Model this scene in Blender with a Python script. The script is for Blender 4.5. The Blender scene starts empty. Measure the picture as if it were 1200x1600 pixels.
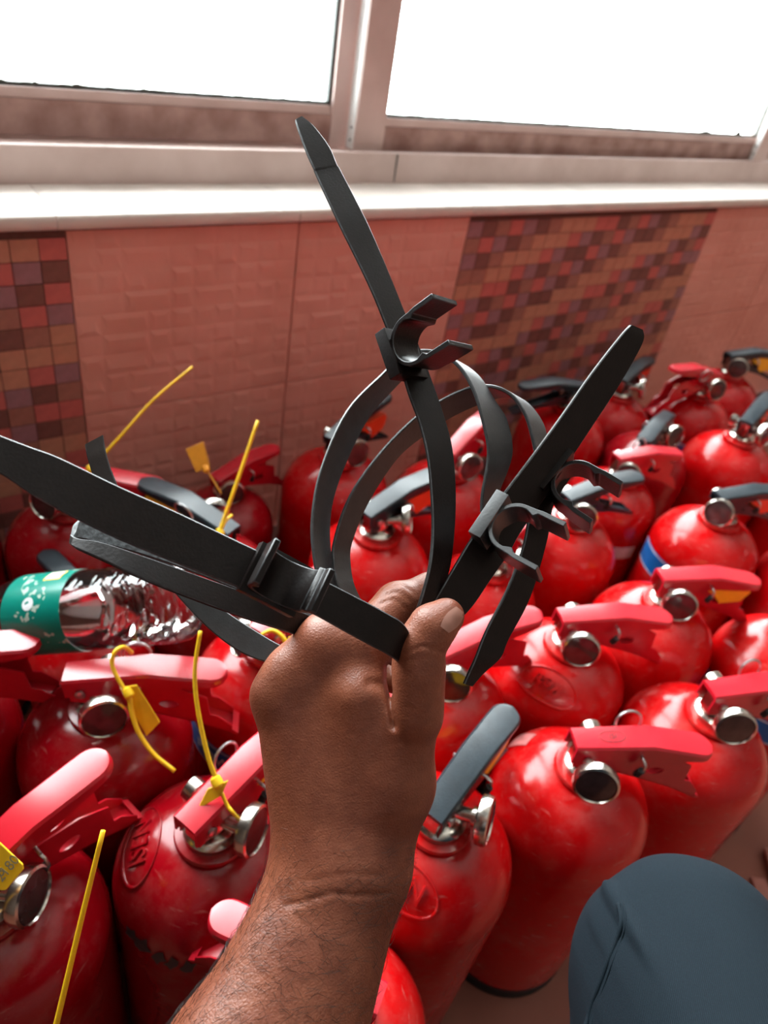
import bpy, bmesh, math, random
import numpy as np
from mathutils import Vector, Matrix, Euler

random.seed(7)
np.random.seed(7)
scn = bpy.context.scene
col = scn.collection

# ------------------------------------------------------------------ camera
FPX = 1140.0                                    # focal length in pixels of the 1200 x 1600 frame
CAM_H = 0.92
_d = Vector((305 - 600, 2285 - 800, FPX)).normalized()      # straight down, in camera axes
AZ = -_d
AX = Vector((2391 - 600, 285 - 800, FPX))
AX = (AX - AZ * AX.dot(AZ)).normalized()                    # along the window wall
AY = AZ.cross(AX)                                           # into the window wall
CAM = Vector((0, 0, CAM_H))


def cam_to_world(c):
    c = Vector(c)
    return CAM + Vector((c.dot(AX), c.dot(AY), c.dot(AZ)))


def at(u, v, d):
    """point at distance d in front of the camera"""
    return cam_to_world(((u - 600) / FPX * d, (v - 800) / FPX * d, d))


def atz(u, v, z):
    r = at(u, v, 1.0) - CAM
    return CAM + r * ((z - CAM_H) / r.z)


cd = bpy.data.cameras.new('camera')
cd.sensor_fit = 'VERTICAL'
cd.sensor_height = 24.0
cd.lens = 24.0 * FPX / 1600
cd.clip_start = 0.02
cd.dof.use_dof = True
cd.dof.focus_distance = 0.37
cd.dof.aperture_fstop = 6.0
cam = bpy.data.objects.new('camera', cd)
col.objects.link(cam)
R = Matrix(((AX[0], -AX[1], -AX[2]), (AY[0], -AY[1], -AY[2]), (AZ[0], -AZ[1], -AZ[2])))
cam.matrix_world = Matrix.Translation(CAM) @ R.to_4x4()
scn.camera = cam

# ------------------------------------------------------------------ world, light, exposure
SKY = 11.0
w = bpy.data.worlds.new('overcast_sky')
scn.world = w
w.use_nodes = True
bg = w.node_tree.nodes['Background']
bg.inputs['Color'].default_value = (0.93, 0.97, 1.0, 1)
bg.inputs['Strength'].default_value = SKY


def portal(name, loc, rot, sx, sy):
    ld = bpy.data.lights.new(name, 'AREA')
    ld.shape = 'RECTANGLE'
    ld.size, ld.size_y = sx, sy
    ld.cycles.is_portal = True
    o = bpy.data.objects.new(name, ld)
    col.objects.link(o)
    o.location = loc
    o.rotation_euler = rot
    return o


portal('window_daylight', (1.45, 1.16, 1.47), (math.radians(-90), 0, 0), 3.75, 1.76)

scn.view_settings.view_transform = 'Standard'
scn.view_settings.look = 'None'
scn.view_settings.gamma = 1
scn.view_settings.use_curve_mapping = False
scn.view_settings.exposure = 1.0
scn.cycles.use_denoising = True
scn.cycles.max_bounces = 10
scn.cycles.diffuse_bounces = 5
scn.cycles.transparent_max_bounces = 16
scn.cycles.sample_clamp_indirect = 8


# ------------------------------------------------------------------ materials
def nodes_of(m):
    m.use_nodes = True
    nt = m.node_tree
    return nt, nt.nodes, nt.links, nt.nodes['Principled BSDF']


def mat(name, color, rough=0.5, metal=0.0, spec=0.5, coat=0.0, noise=0.0, nscale=40.0, bump=0.0, bscale=200.0,
        color2=None, detail=4.0):
    m = bpy.data.materials.new(name)
    nt, N, L, p = nodes_of(m)
    p.inputs['Base Color'].default_value = (*color, 1)
    p.inputs['Roughness'].default_value = rough
    p.inputs['Metallic'].default_value = metal
    p.inputs['Specular IOR Level'].default_value = spec
    p.inputs['Coat Weight'].default_value = coat
    tc = N.new('ShaderNodeTexCoord')
    if noise > 0 or color2:
        n = N.new('ShaderNodeTexNoise')
        n.inputs['Scale'].default_value = nscale
        n.inputs['Detail'].default_value = detail
        L.new(tc.outputs['Object'], n.inputs['Vector'])
        r = N.new('ShaderNodeValToRGB')
        c2 = color2 if color2 else tuple(c * (1 - noise) for c in color)
        r.color_ramp.elements[0].position = 0.35
        r.color_ramp.elements[0].color = (*c2, 1)
        r.color_ramp.elements[1].position = 0.65
        r.color_ramp.elements[1].color = (*color, 1)
        L.new(n.outputs['Fac'], r.inputs['Fac'])
        L.new(r.outputs['Color'], p.inputs['Base Color'])
    if bump > 0:
        b = N.new('ShaderNodeBump')
        b.inputs['Strength'].default_value = bump
        b.inputs['Distance'].default_value = 0.001
        n2 = N.new('ShaderNodeTexNoise')
        n2.inputs['Scale'].default_value = bscale
        n2.inputs['Detail'].default_value = 5
        L.new(tc.outputs['Object'], n2.inputs['Vector'])
        L.new(n2.outputs['Fac'], b.inputs['Height'])
        L.new(b.outputs['Normal'], p.inputs['Normal'])
    return m


def red_paint(name, color, dusty, rough=0.28):
    """glossy enamel with a little dust and fine scuffs"""
    m = bpy.data.materials.new(name)
    nt, N, L, p = nodes_of(m)
    tc = N.new('ShaderNodeTexCoord')
    n = N.new('ShaderNodeTexNoise')
    n.inputs['Scale'].default_value = 14
    n.inputs['Detail'].default_value = 8
    n.inputs['Roughness'].default_value = 0.7
    L.new(tc.outputs['Object'], n.inputs['Vector'])
    r = N.new('ShaderNodeValToRGB')
    r.color_ramp.elements[0].position = 0.5
    r.color_ramp.elements[0].color = (0, 0, 0, 1)
    r.color_ramp.elements[1].position = 0.8
    r.color_ramp.elements[1].color = (dusty, dusty, dusty, 1)
    L.new(n.outputs['Fac'], r.inputs['Fac'])
    sc = N.new('ShaderNodeTexNoise')
    sc.inputs['Scale'].default_value = 60
    sc.inputs['Detail'].default_value = 6
    mp = N.new('ShaderNodeMapping')
    mp.inputs['Scale'].default_value = (1, 1, 6)
    mp.inputs['Rotation'].default_value = (0.4, 0.9, 0)
    L.new(tc.outputs['Object'], mp.inputs['Vector'])
    L.new(mp.outputs['Vector'], sc.inputs['Vector'])
    r2 = N.new('ShaderNodeValToRGB')
    r2.color_ramp.elements[0].position = 0.64
    r2.color_ramp.elements[0].color = (0, 0, 0, 1)
    r2.color_ramp.elements[1].position = 0.74
    r2.color_ramp.elements[1].color = (dusty, dusty, dusty, 1)
    L.new(sc.outputs['Fac'], r2.inputs['Fac'])
    ad = N.new('ShaderNodeMath')
    ad.operation = 'ADD'
    ad.use_clamp = True
    L.new(r.outputs['Color'], ad.inputs[0])
    L.new(r2.outputs['Color'], ad.inputs[1])
    mx = N.new('ShaderNodeMix')
    mx.data_type = 'RGBA'
    mx.inputs['A'].default_value = (*color, 1)
    mx.inputs['B'].default_value = (0.42, 0.2, 0.17, 1)
    L.new(ad.outputs[0], mx.inputs['Factor'])
    L.new(mx.outputs['Result'], p.inputs['Base Color'])
    rr = N.new('ShaderNodeMapRange')
    rr.inputs['To Min'].default_value = rough
    rr.inputs['To Max'].default_value = rough + 0.35
    L.new(ad.outputs[0], rr.inputs['Value'])
    L.new(rr.outputs['Result'], p.inputs['Roughness'])
    p.inputs['Specular IOR Level'].default_value = 0.4
    b = N.new('ShaderNodeBump')
    b.inputs['Strength'].default_value = 0.05
    b.inputs['Distance'].default_value = 0.002
    n2 = N.new('ShaderNodeTexNoise')
    n2.inputs['Scale'].default_value = 30
    L.new(tc.outputs['Object'], n2.inputs['Vector'])
    L.new(n2.outputs['Fac'], b.inputs['Height'])
    L.new(b.outputs['Normal'], p.inputs['Normal'])
    return m


M = {}
M['red_a'] = red_paint('red_enamel', (0.4, 0.0012, 0.003), 0.3, .17)
M['red_b'] = red_paint('bright_red_enamel', (0.48, 0.002, 0.003), 0.3, 0.19)
M['red_c'] = red_paint('crimson_enamel', (0.27, 0.001, 0.005), 0.25, .17)  # red darkened where less light falls; the shade is put into the paint
M['red_plastic'] = mat('red_handle_coating', (0.5, 0.008, 0.02), 0.25, spec=0.65, noise=0.1, nscale=60)
M['black_plastic'] = mat('black_handle_coating', (0.010, 0.019, 0.026), 0.34, spec=0.5, noise=0.3, nscale=90, bump=0.2, bscale=600)
M['rubber'] = mat('black_base_rubber', (0.012, 0.011, 0.011), 0.7, noise=0.3)
M['chrome'] = mat('plated_brass', (0.62, 0.58, 0.52), 0.22, metal=1.0, noise=0.25, nscale=80)
M['steel'] = mat('steel_wire', (0.6, 0.6, 0.6), 0.3, metal=1.0, noise=0.1)
M['gauge_glass'] = mat('gauge_lens', (0.05, 0.03, 0.03), 0.12, spec=0.6, noise=0.3, nscale=120)
M['yellow'] = mat('yellow_plastic', (0.95, 0.57, 0.012), 0.4, noise=0.1, nscale=80)
M['orange'] = mat('amber_plastic', (0.7, 0.26, 0.01), 0.45, noise=0.15, nscale=80)
M['red_guard'] = mat('red_tag_plastic', (0.75, 0.06, 0.015), 0.4, noise=0.1)
M['blue'] = mat('blue_label_film', (0.004, 0.13, 0.45), 0.3, noise=0.15, nscale=60)
M['white_print'] = mat('white_label_ink', (0.75, 0.78, 0.8), 0.45, noise=0.06)
M['paper'] = mat('white_paper_sticker', (0.62, 0.58, 0.55), 0.7, noise=0.25, nscale=70)
M['film'] = mat('sticker_residue', (0.62, 0.2, 0.19), 0.5, noise=0.5, nscale=90)
M['silver_label'] = mat('silvery_label', (0.3, 0.27, 0.25), 0.35, metal=0.3, noise=0.3, nscale=90)
M['ink_grey'] = mat('grey_print', (0.3, 0.27, 0.16), 0.6, noise=0.1)
M['ink'] = mat('dark_ink', (0.05, 0.03, 0.035), 0.6, noise=0.4, nscale=150)
M['strap'] = mat('black_strap_plastic', (0.0065, 0.0036, 0.003), 0.38, spec=0.22, noise=0.35, nscale=160, bump=0.12, bscale=700)
M['strap_grey'] = mat('worn_strap_plastic', (0.022, 0.024, 0.025), 0.42, spec=1.0, noise=0.4, nscale=160, bump=0.1, bscale=700)  # lighter copy of the black strap; window sheen put into its colour
M['strap_grey2'] = mat('scuffed_grey_plastic', (0.13, 0.145, 0.155), 0.6, nscale=420, color2=(0.03, 0.032, 0.034), bump=0.2, bscale=900)  # scuffed speckle, plus light on the upturned face put into the grey
M['hair'] = mat('dark_hair', (0.012, 0.008, 0.006), 0.5, noise=0.2)
M['cream'] = mat('cream_wall_paint', (0.15, 0.11, 0.09), 0.8, noise=0.06, nscale=6, bump=0.15, bscale=90)
M['ceiling'] = mat('white_ceiling_paint', (0.42, 0.4, 0.37), 0.85, noise=0.05, nscale=5)
M['sill'] = mat('cream_marble_sill', (0.74, 0.66, 0.6), 0.35, noise=0.1, nscale=20)
M['grout'] = mat('brown_grout', (0.16, 0.07, 0.055), 0.9, noise=0.2, nscale=200)
M['alu'] = mat('pinkish_aluminium', (0.72, 0.58, 0.54), 0.5, metal=0.1, nscale=14, color2=(0.62, 0.48, 0.44))
M['alu_white'] = mat('white_painted_channel', (0.8, 0.8, 0.78), 0.5, noise=0.06)  # white stands in for window light on the stile's side face
M['alu_dirty'] = mat('dusty_aluminium', (0.5, 0.34, 0.3), 0.5, metal=0.25, nscale=22, color2=(0.3, 0.17, 0.145), detail=9)
M['hole'] = mat('screw_hole_black', (0.02, 0.02, 0.018), 0.8, noise=0.2)
M['gasket'] = mat('grey_rubber_gasket', (0.1, 0.11, 0.1), 0.7, noise=0.3, nscale=120)
M['dirt'] = mat('mossy_dirt', (0.16, 0.17, 0.12), 0.95, noise=0.4, nscale=150)
M['wood'] = mat('pink_wood_strip', (0.42, 0.16, 0.12), 0.6, noise=0.25, nscale=60)
M['tile_plain'] = mat('terracotta_glaze', (0.8, 0.37, 0.3), 0.5, nscale=9, color2=(0.72, 0.31, 0.245), bump=0.15, bscale=400)
MOSAIC = [mat('mosaic_dark_brown', (0.24, 0.09, 0.074), 0.5, noise=0.2, nscale=70),
          mat('mosaic_red', (0.62, 0.15, 0.13), 0.5, noise=0.15, nscale=70),
          mat('mosaic_mauve', (0.38, 0.18, 0.2), 0.5, noise=0.2, nscale=70),
          mat('mosaic_tan', (0.6, 0.26, 0.17), 0.5, noise=0.15, nscale=70),
          mat('mosaic_brown', (0.42, 0.17, 0.125), 0.5, noise=0.2, nscale=70)]
M['floor'] = mat('brown_floor_tile', (0.3, 0.1, 0.062), 0.6, nscale=5, color2=(0.22, 0.07, 0.044), bump=0.1, bscale=300, detail=8)
M['cap'] = mat('bottle_cap_plastic', (0.02, 0.25, 0.2), 0.4, noise=0.1)


def glass_mat(name, tint, refl):
    m = bpy.data.materials.new(name)
    nt, N, L, p = nodes_of(m)
    out = N['Material Output']
    N.remove(p)
    t = N.new('ShaderNodeBsdfTransparent')
    t.inputs['Color'].default_value = (*tint, 1)
    g = N.new('ShaderNodeBsdfGlossy')
    g.inputs['Roughness'].default_value = 0.06
    g.inputs['Color'].default_value = (1, 1, 1, 1)
    lw = N.new('ShaderNodeLayerWeight')
    lw.inputs['Blend'].default_value = refl
    mx = N.new('ShaderNodeMixShader')
    L.new(lw.outputs['Fresnel'], mx.inputs['Fac'])
    L.new(t.outputs[0], mx.inputs[1])
    L.new(g.outputs[0], mx.inputs[2])
    L.new(mx.outputs[0], out.inputs['Surface'])
    return m


M['pane'] = glass_mat('clear_window_glass', (0.97, 0.99, 0.98), 0.12)
M['pet'] = glass_mat('clear_bottle_plastic', (0.9, 0.88, 0.88), 0.35)


def bottle_label_mat():
    m = bpy.data.materials.new('green_bottle_label')
    nt, N, L, p = nodes_of(m)
    tc = N.new('ShaderNodeTexCoord')
    v = N.new('ShaderNodeTexNoise')
    v.inputs['Scale'].default_value = 170
    v.inputs['Detail'].default_value = 1
    L.new(tc.outputs['Object'], v.inputs['Vector'])
    n = N.new('ShaderNodeTexNoise')
    n.inputs['Scale'].default_value = 34
    L.new(tc.outputs['Object'], n.inputs['Vector'])
    g1 = N.new('ShaderNodeMath'); g1.operation = 'GREATER_THAN'; g1.inputs[1].default_value = 0.55
    g2 = N.new('ShaderNodeMath'); g2.operation = 'GREATER_THAN'; g2.inputs[1].default_value = 0.57
    L.new(v.outputs['Fac'], g1.inputs[0])
    L.new(n.outputs['Fac'], g2.inputs[0])
    mu = N.new('ShaderNodeMath'); mu.operation = 'MULTIPLY'
    L.new(g1.outputs[0], mu.inputs[0]); L.new(g2.outputs[0], mu.inputs[1])
    mx = N.new('ShaderNodeMix'); mx.data_type = 'RGBA'
    mx.inputs['A'].default_value = (0.0, 0.2, 0.15, 1)
    mx.inputs['B'].default_value = (0.4, 0.5, 0.42, 1)
    L.new(mu.outputs[0], mx.inputs['Factor'])
    L.new(mx.outputs['Result'], p.inputs['Base Color'])
    p.inputs['Roughness'].default_value = 0.3
    return m


M['bottle_label'] = bottle_label_mat()
M['label_back'] = mat('label_white_back', (0.85, 0.78, 0.73), 0.6, noise=0.08)


def skin_mat():
    m = bpy.data.materials.new('brown_skin')
    nt, N, L, p = nodes_of(m)
    tc = N.new('ShaderNodeTexCoord')
    n = N.new('ShaderNodeTexNoise')
    n.inputs['Scale'].default_value = 45
    n.inputs['Detail'].default_value = 9
    n.inputs['Roughness'].default_value = 0.65
    L.new(tc.outputs['Object'], n.inputs['Vector'])
    r = N.new('ShaderNodeValToRGB')
    r.color_ramp.elements[0].position = 0.3
    r.color_ramp.elements[0].color = (0.15, 0.037, 0.0165, 1)
    r.color_ramp.elements[1].position = 0.7
    r.color_ramp.elements[1].color = (0.25, 0.076, 0.036, 1)
    L.new(n.outputs['Fac'], r.inputs['Fac'])
    L.new(r.outputs['Color'], p.inputs['Base Color'])
    p.inputs['Roughness'].default_value = 0.46
    p.inputs['Specular IOR Level'].default_value = 0.42
    p.inputs['Subsurface Weight'].default_value = 0.12
    p.inputs['Subsurface Radius'].default_value = (0.004, 0.0015, 0.0008)
    p.inputs['Subsurface Scale'].default_value = 1.0
    vo = N.new('ShaderNodeTexVoronoi')
    vo.feature = 'DISTANCE_TO_EDGE'
    vo.inputs['Scale'].default_value = 620
    L.new(tc.outputs['Object'], vo.inputs['Vector'])
    n3 = N.new('ShaderNodeTexNoise')
    n3.inputs['Scale'].default_value = 150
    n3.inputs['Detail'].default_value = 6
    L.new(tc.outputs['Object'], n3.inputs['Vector'])
    # fine cross folds: noise stretched across the arm
    mp = N.new('ShaderNodeMapping')
    mp.inputs['Rotation'].default_value = (0.3, 0.5, 0.9)
    mp.inputs['Scale'].default_value = (60, 420, 420)
    L.new(tc.outputs['Object'], mp.inputs['Vector'])
    n4 = N.new('ShaderNodeTexNoise')
    n4.inputs['Scale'].default_value = 1.0
    n4.inputs['Detail'].default_value = 3
    L.new(mp.outputs['Vector'], n4.inputs['Vector'])
    a = N.new('ShaderNodeMath'); a.operation = 'MULTIPLY_ADD'
    a.inputs[1].default_value = 0.7
    L.new(vo.outputs['Distance'], a.inputs[0]); L.new(n3.outputs['Fac'], a.inputs[2])
    a2 = N.new('ShaderNodeMath'); a2.operation = 'MULTIPLY_ADD'
    a2.inputs[1].default_value = 0.6
    L.new(n4.outputs['Fac'], a2.inputs[0]); L.new(a.outputs[0], a2.inputs[2])
    b = N.new('ShaderNodeBump')
    b.inputs['Strength'].default_value = 0.36
    b.inputs['Distance'].default_value = 0.0009
    L.new(a2.outputs[0], b.inputs['Height'])
    L.new(b.outputs['Normal'], p.inputs['Normal'])
    return m


M['skin'] = skin_mat()
M['nail'] = mat('finger_nail', (0.36, 0.17, 0.125), 0.32, noise=0.1, nscale=200)


def denim_mat():
    m = bpy.data.materials.new('blue_grey_twill')
    nt, N, L, p = nodes_of(m)
    tc = N.new('ShaderNodeTexCoord')
    wv = N.new('ShaderNodeTexWave')
    wv.inputs['Scale'].default_value = 330
    wv.inputs['Distortion'].default_value = 2.5
    wv.inputs['Detail'].default_value = 3
    mp = N.new('ShaderNodeMapping')
    mp.inputs['Rotation'].default_value = (0.5, 0.3, 0.8)
    L.new(tc.outputs['Object'], mp.inputs['Vector'])
    L.new(mp.outputs['Vector'], wv.inputs['Vector'])
    n = N.new('ShaderNodeTexNoise')
    n.inputs['Scale'].default_value = 900
    n.inputs['Detail'].default_value = 4
    L.new(tc.outputs['Object'], n.inputs['Vector'])
    mx0 = N.new('ShaderNodeMath'); mx0.operation = 'MULTIPLY'
    L.new(wv.outputs['Fac'], mx0.inputs[0]); L.new(n.outputs['Fac'], mx0.inputs[1])
    r = N.new('ShaderNodeValToRGB')
    r.color_ramp.elements[0].position = 0.05
    r.color_ramp.elements[0].color = (0.004, 0.0075, 0.011, 1)
    r.color_ramp.elements[1].position = 0.6
    r.color_ramp.elements[1].color = (0.009, 0.016, 0.022, 1)
    L.new(mx0.outputs[0], r.inputs['Fac'])
    L.new(r.outputs['Color'], p.inputs['Base Color'])
    p.inputs['Roughness'].default_value = 0.85
    p.inputs['Specular IOR Level'].default_value = 0.1
    b = N.new('ShaderNodeBump')
    b.inputs['Strength'].default_value = 0.35
    b.inputs['Distance'].default_value = 0.0006
    L.new(mx0.outputs[0], b.inputs['Height'])
    L.new(b.outputs['Normal'], p.inputs['Normal'])
    return m


M['denim'] = denim_mat()


# ------------------------------------------------------------------ helpers
def obj(name, me, m=None, parent=None, smooth=False):
    """link one mesh object; me is a bmesh or a mesh"""
    if isinstance(me, bmesh.types.BMesh):
        bmesh.ops.recalc_face_normals(me, faces=me.faces)
        d = bpy.data.meshes.new(name)
        me.to_mesh(d)
        me.free()
        me = d
    if smooth:
        me.polygons.foreach_set('use_smooth', [True] * len(me.polygons))
        if smooth != 'all':
            try:
                me.set_sharp_from_angle(angle=math.radians(38))
            except Exception:
                pass
    o = bpy.data.objects.new(name, me)
    if m is not None and not me.materials:
        me.materials.append(m)
    if parent is not None:
        o.parent = parent
    col.objects.link(o)
    return o


def tag(o, label=None, cat=None, group=None, kind=None):
    if label: o['label'] = label
    if cat: o['category'] = cat
    if group: o['group'] = group
    if kind: o['kind'] = kind
    return o


def empty(name, loc=(0, 0, 0), rz=0.0):
    o = bpy.data.objects.new(name, None)
    o.empty_display_size = 0.05
    o.location = loc
    o.rotation_euler = (0, 0, rz)
    col.objects.link(o)
    return o


def add_box(bm, lo, hi, bevel=0.0):
    lo, hi = Vector(lo), Vector(hi)
    r = bmesh.ops.create_cube(bm, size=1.0)
    vs = r['verts']
    for v in vs:
        v.co = Vector(((lo[i] + hi[i]) / 2 + v.co[i] * (hi[i] - lo[i]) for i in range(3)))
    if bevel > 0:
        es = list({e for v in vs for e in v.link_edges})
        bmesh.ops.bevel(bm, geom=es, offset=bevel, segments=2, affect='EDGES', profile=0.7)
    return bm


def box(lo, hi, bevel=0.0):
    return add_box(bmesh.new(), lo, hi, bevel)


def add_lathe(bm, prof, n=32, mtx=None, close=True):
    rings = []
    mtx = mtx or Matrix.Identity(4)
    for (r, z) in prof:
        rings.append([bm.verts.new(mtx @ Vector((r * math.cos(2 * math.pi * k / n), r * math.sin(2 * math.pi * k / n), z)))
                      for k in range(n)])
    for a, b in zip(rings, rings[1:]):
        for k in range(n):
            bm.faces.new((a[k], a[(k + 1) % n], b[(k + 1) % n], b[k]))
    if close:
        bm.faces.new(rings[0][::-1])
        bm.faces.new(rings[-1])
    return bm


def lathe(prof, n=32, mtx=None, close=True):
    return add_lathe(bmesh.new(), prof, n, mtx, close)


def frame_to(dirv, origin=(0, 0, 0)):
    q = Vector(dirv).to_track_quat('Z', 'Y')
    return Matrix.Translation(Vector(origin)) @ q.to_matrix().to_4x4()


def smooth_path(pts, sub=6, closed=False):
    pts = [Vector(p) for p in pts]
    n = len(pts)
    out = []
    rng = n if closed else n - 1
    for i in range(rng):
        p0 = pts[(i - 1) % n] if (closed or i > 0) else pts[0] * 2 - pts[1]
        p1 = pts[i]
        p2 = pts[(i + 1) % n]
        p3 = pts[(i + 2) % n] if (closed or i + 2 < n) else pts[-1] * 2 - pts[-2]
        for k in range(sub):
            t = k / sub
            out.append(0.5 * ((2 * p1) + (p2 - p0) * t + (2 * p0 - 5 * p1 + 4 * p2 - p3) * t * t
                              + (3 * p1 - p0 - 3 * p2 + p3) * t ** 3))
    if not closed:
        out.append(pts[-1].copy())
    return out


def add_tube(bm, path, radius, n=8, closed=False, flat=1.0):
    """radius: number or function of t in 0..1"""
    path = [Vector(p) for p in path]
    m = len(path)
    rings = []
    nrm = None
    for i, p in enumerate(path):
        a = path[(i - 1) % m] if (closed or i > 0) else path[0]
        b = path[(i + 1) % m] if (closed or i < m - 1) else path[-1]
        t = (b - a).normalized()
        if nrm is None:
            nrm = t.orthogonal().normalized()
        else:
            nrm = (nrm - t * nrm.dot(t)).normalized()
        bi = t.cross(nrm)
        r = radius(i / (m - 1)) if callable(radius) else radius
        rings.append([bm.verts.new(p + (nrm * math.cos(2 * math.pi * k / n) + bi * flat * math.sin(2 * math.pi * k / n)) * r)
                      for k in range(n)])
    for i in range(m if closed else m - 1):
        a, b = rings[i], rings[(i + 1) % m]
        for k in range(n):
            bm.faces.new((a[k], a[(k + 1) % n], b[(k + 1) % n], b[k]))
    if not closed:
        bm.faces.new(rings[0][::-1])
        bm.faces.new(rings[-1])
    return bm


def tube(path, radius, n=8, closed=False, flat=1.0):
    return add_tube(bmesh.new(), path, radius, n, closed, flat)


def add_prism(bm, outline, y0, y1):
    """outline in (x, z), extruded from y0 to y1"""
    a = [bm.verts.new((x, y0, z)) for x, z in outline]
    b = [bm.verts.new((x, y1, z)) for x, z in outline]
    n = len(outline)
    bm.faces.new(a)
    bm.faces.new(b[::-1])
    for k in range(n):
        bm.faces.new((a[k], b[k], b[(k + 1) % n], a[(k + 1) % n]))
    return bm


def plate_with_hole(outline, hole, y, thick):
    """a flat plate in the xz plane with holes, as a mesh"""
    cu = bpy.data.curves.new('plate', 'CURVE')
    cu.dimensions = '2D'
    cu.fill_mode = 'BOTH'
    cu.extrude = thick / 2
    for pts in [outline] + hole:
        s = cu.splines.new('POLY')
        s.points.add(len(pts) - 1)
        for p, (x, z) in zip(s.points, pts):
            p.co = (x, z, 0, 1)
        s.use_cyclic_u = True
    o = bpy.data.objects.new('plate', cu)
    me = o.to_mesh().copy()
    o.to_mesh_clear()
    me.transform(Matrix(((1, 0, 0, 0), (0, 0, 1, y), (0, 1, 0, 0), (0, 0, 0, 1))))
    bpy.data.objects.remove(o)
    bpy.data.curves.remove(cu)
    return me


def text_mesh(body, size, extrude=0.0004, shear=0.0):
    cu = bpy.data.curves.new('lettering', 'FONT')
    cu.body = body
    cu.size = size
    cu.extrude = extrude
    cu.align_x = 'CENTER'
    cu.align_y = 'CENTER'
    cu.shear = shear
    cu.resolution_u = 3
    o = bpy.data.objects.new('lettering', cu)
    col.objects.link(o)
    dg = bpy.context.evaluated_depsgraph_get()
    me = bpy.data.meshes.new_from_object(o.evaluated_get(dg))
    bpy.data.objects.remove(o)
    bpy.data.curves.remove(cu)
    return me


# ------------------------------------------------------------------ signed distance modelling (arm, trouser leg)
def sd_cone(P, a, b, ra, rb, flat=None):
    """rounded cone between a and b (camera axes)"""
    a = np.asarray(a, np.float32); b = np.asarray(b, np.float32)
    ba = b - a
    L2 = float(ba @ ba) + 1e-12
    h = np.clip(((P - a) @ ba) / L2, 0, 1)
    q = P - a - h[..., None] * ba
    return np.sqrt((q * q).sum(-1)) - (ra + (rb - ra) * h)


def smin(a, b, k):
    h = np.maximum(k - np.abs(a - b), 0) / k
    return np.minimum(a, b) - h * h * k * 0.25


def smax(a, b, k):
    return -smin(-a, -b, k)


def surface_nets(F, lo, hi, step):
    xs = [np.arange(l, h + step, step, dtype=np.float32) for l, h in zip(lo, hi)]
    G = np.stack(np.meshgrid(*xs, indexing='ij'), -1)
    V = np.empty(G.shape[:3], np.float32)
    for i in range(G.shape[0]):
        V[i] = F(G[i])
    S = V < 0
    nx, ny, nz = V.shape
    acc = np.zeros((nx - 1, ny - 1, nz - 1, 3), np.float32)
    cnt = np.zeros((nx - 1, ny - 1, nz - 1), np.float32)
    corners = [(i, j, k) for i in (0, 1) for j in (0, 1) for k in (0, 1)]

    def sl(A, c):
        return A[c[0]:nx - 1 + c[0], c[1]:ny - 1 + c[1], c[2]:nz - 1 + c[2]]
    for c in corners:
        for ax in range(3):
            if c[ax]: continue
            e = list(c); e[ax] = 1; e = tuple(e)
            va, vb = sl(V, c), sl(V, e)
            x = sl(S, c) != sl(S, e)
            t = np.where(x, va / np.where(x, va - vb, 1), 0)
            for d in range(3):
                base = c[d] + (t if d == ax else 0)
                acc[..., d] += np.where(x, base, 0)
            cnt += x
    act = cnt > 0
    idx = -np.ones(act.shape, np.int64)
    idx[act] = np.arange(act.sum())
    cell = np.argwhere(act).astype(np.float32)
    verts = np.array(lo, np.float32) + (cell + acc[act] / cnt[act][:, None]) * step
    faces = []
    for ax in range(3):
        o1, o2 = [(1, 2), (2, 0), (0, 1)][ax]
        a = [slice(None)] * 3; a[ax] = slice(0, -1); b = list(a); b[ax] = slice(1, None)
        x = S[tuple(a)] != S[tuple(b)]
        pos = np.argwhere(x)
        ok = (pos[:, o1] > 0) & (pos[:, o2] > 0) & (pos[:, o1] < act.shape[o1]) & (pos[:, o2] < act.shape[o2])
        pos = pos[ok]
        flip = ~S[tuple(a)][tuple(pos.T)]
        q = []
        for d1, d2 in ((0, 0), (-1, 0), (-1, -1), (0, -1)):
            pp = pos.copy(); pp[:, o1] += d1; pp[:, o2] += d2
            q.append(idx[tuple(pp.T)])
        q = np.stack(q, 1)
        q[flip] = q[flip][:, ::-1]
        faces.append(q)
    faces = np.concatenate(faces)
    faces = faces[(faces >= 0).all(1)]

    def grad(P, e=4e-4):
        g = np.stack([F(P + np.eye(3, dtype=np.float32)[i] * e) - F(P - np.eye(3, dtype=np.float32)[i] * e) for i in range(3)], -1)
        return g / (np.linalg.norm(g, axis=-1, keepdims=True) + 1e-9)
    for _ in range(2):
        verts = verts - grad(verts) * F(verts)[:, None]
    return verts, faces, grad


def sdf_object(name, F, lo, hi, step, m, parent=None):
    v, f, grad = surface_nets(F, lo, hi, step)
    B = np.array([AX, AY, AZ]).T             # camera axes -> world
    wv = v @ B + np.array(CAM)
    me = bpy.data.meshes.new(name)
    me.from_pydata([tuple(p) for p in wv.astype(float)], [], [tuple(int(i) for i in q) for q in f])
    me.update()
    bm = bmesh.new(); bm.from_mesh(me)
    bmesh.ops.recalc_face_normals(bm, faces=bm.faces)
    bm.to_mesh(me); bm.free()
    o = obj(name, me, m, parent, smooth='all')
    return o, v, grad


def cc(u, v, d):
    return np.array(((u - 600) / FPX * d, (v - 800) / FPX * d, d), np.float32)

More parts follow.
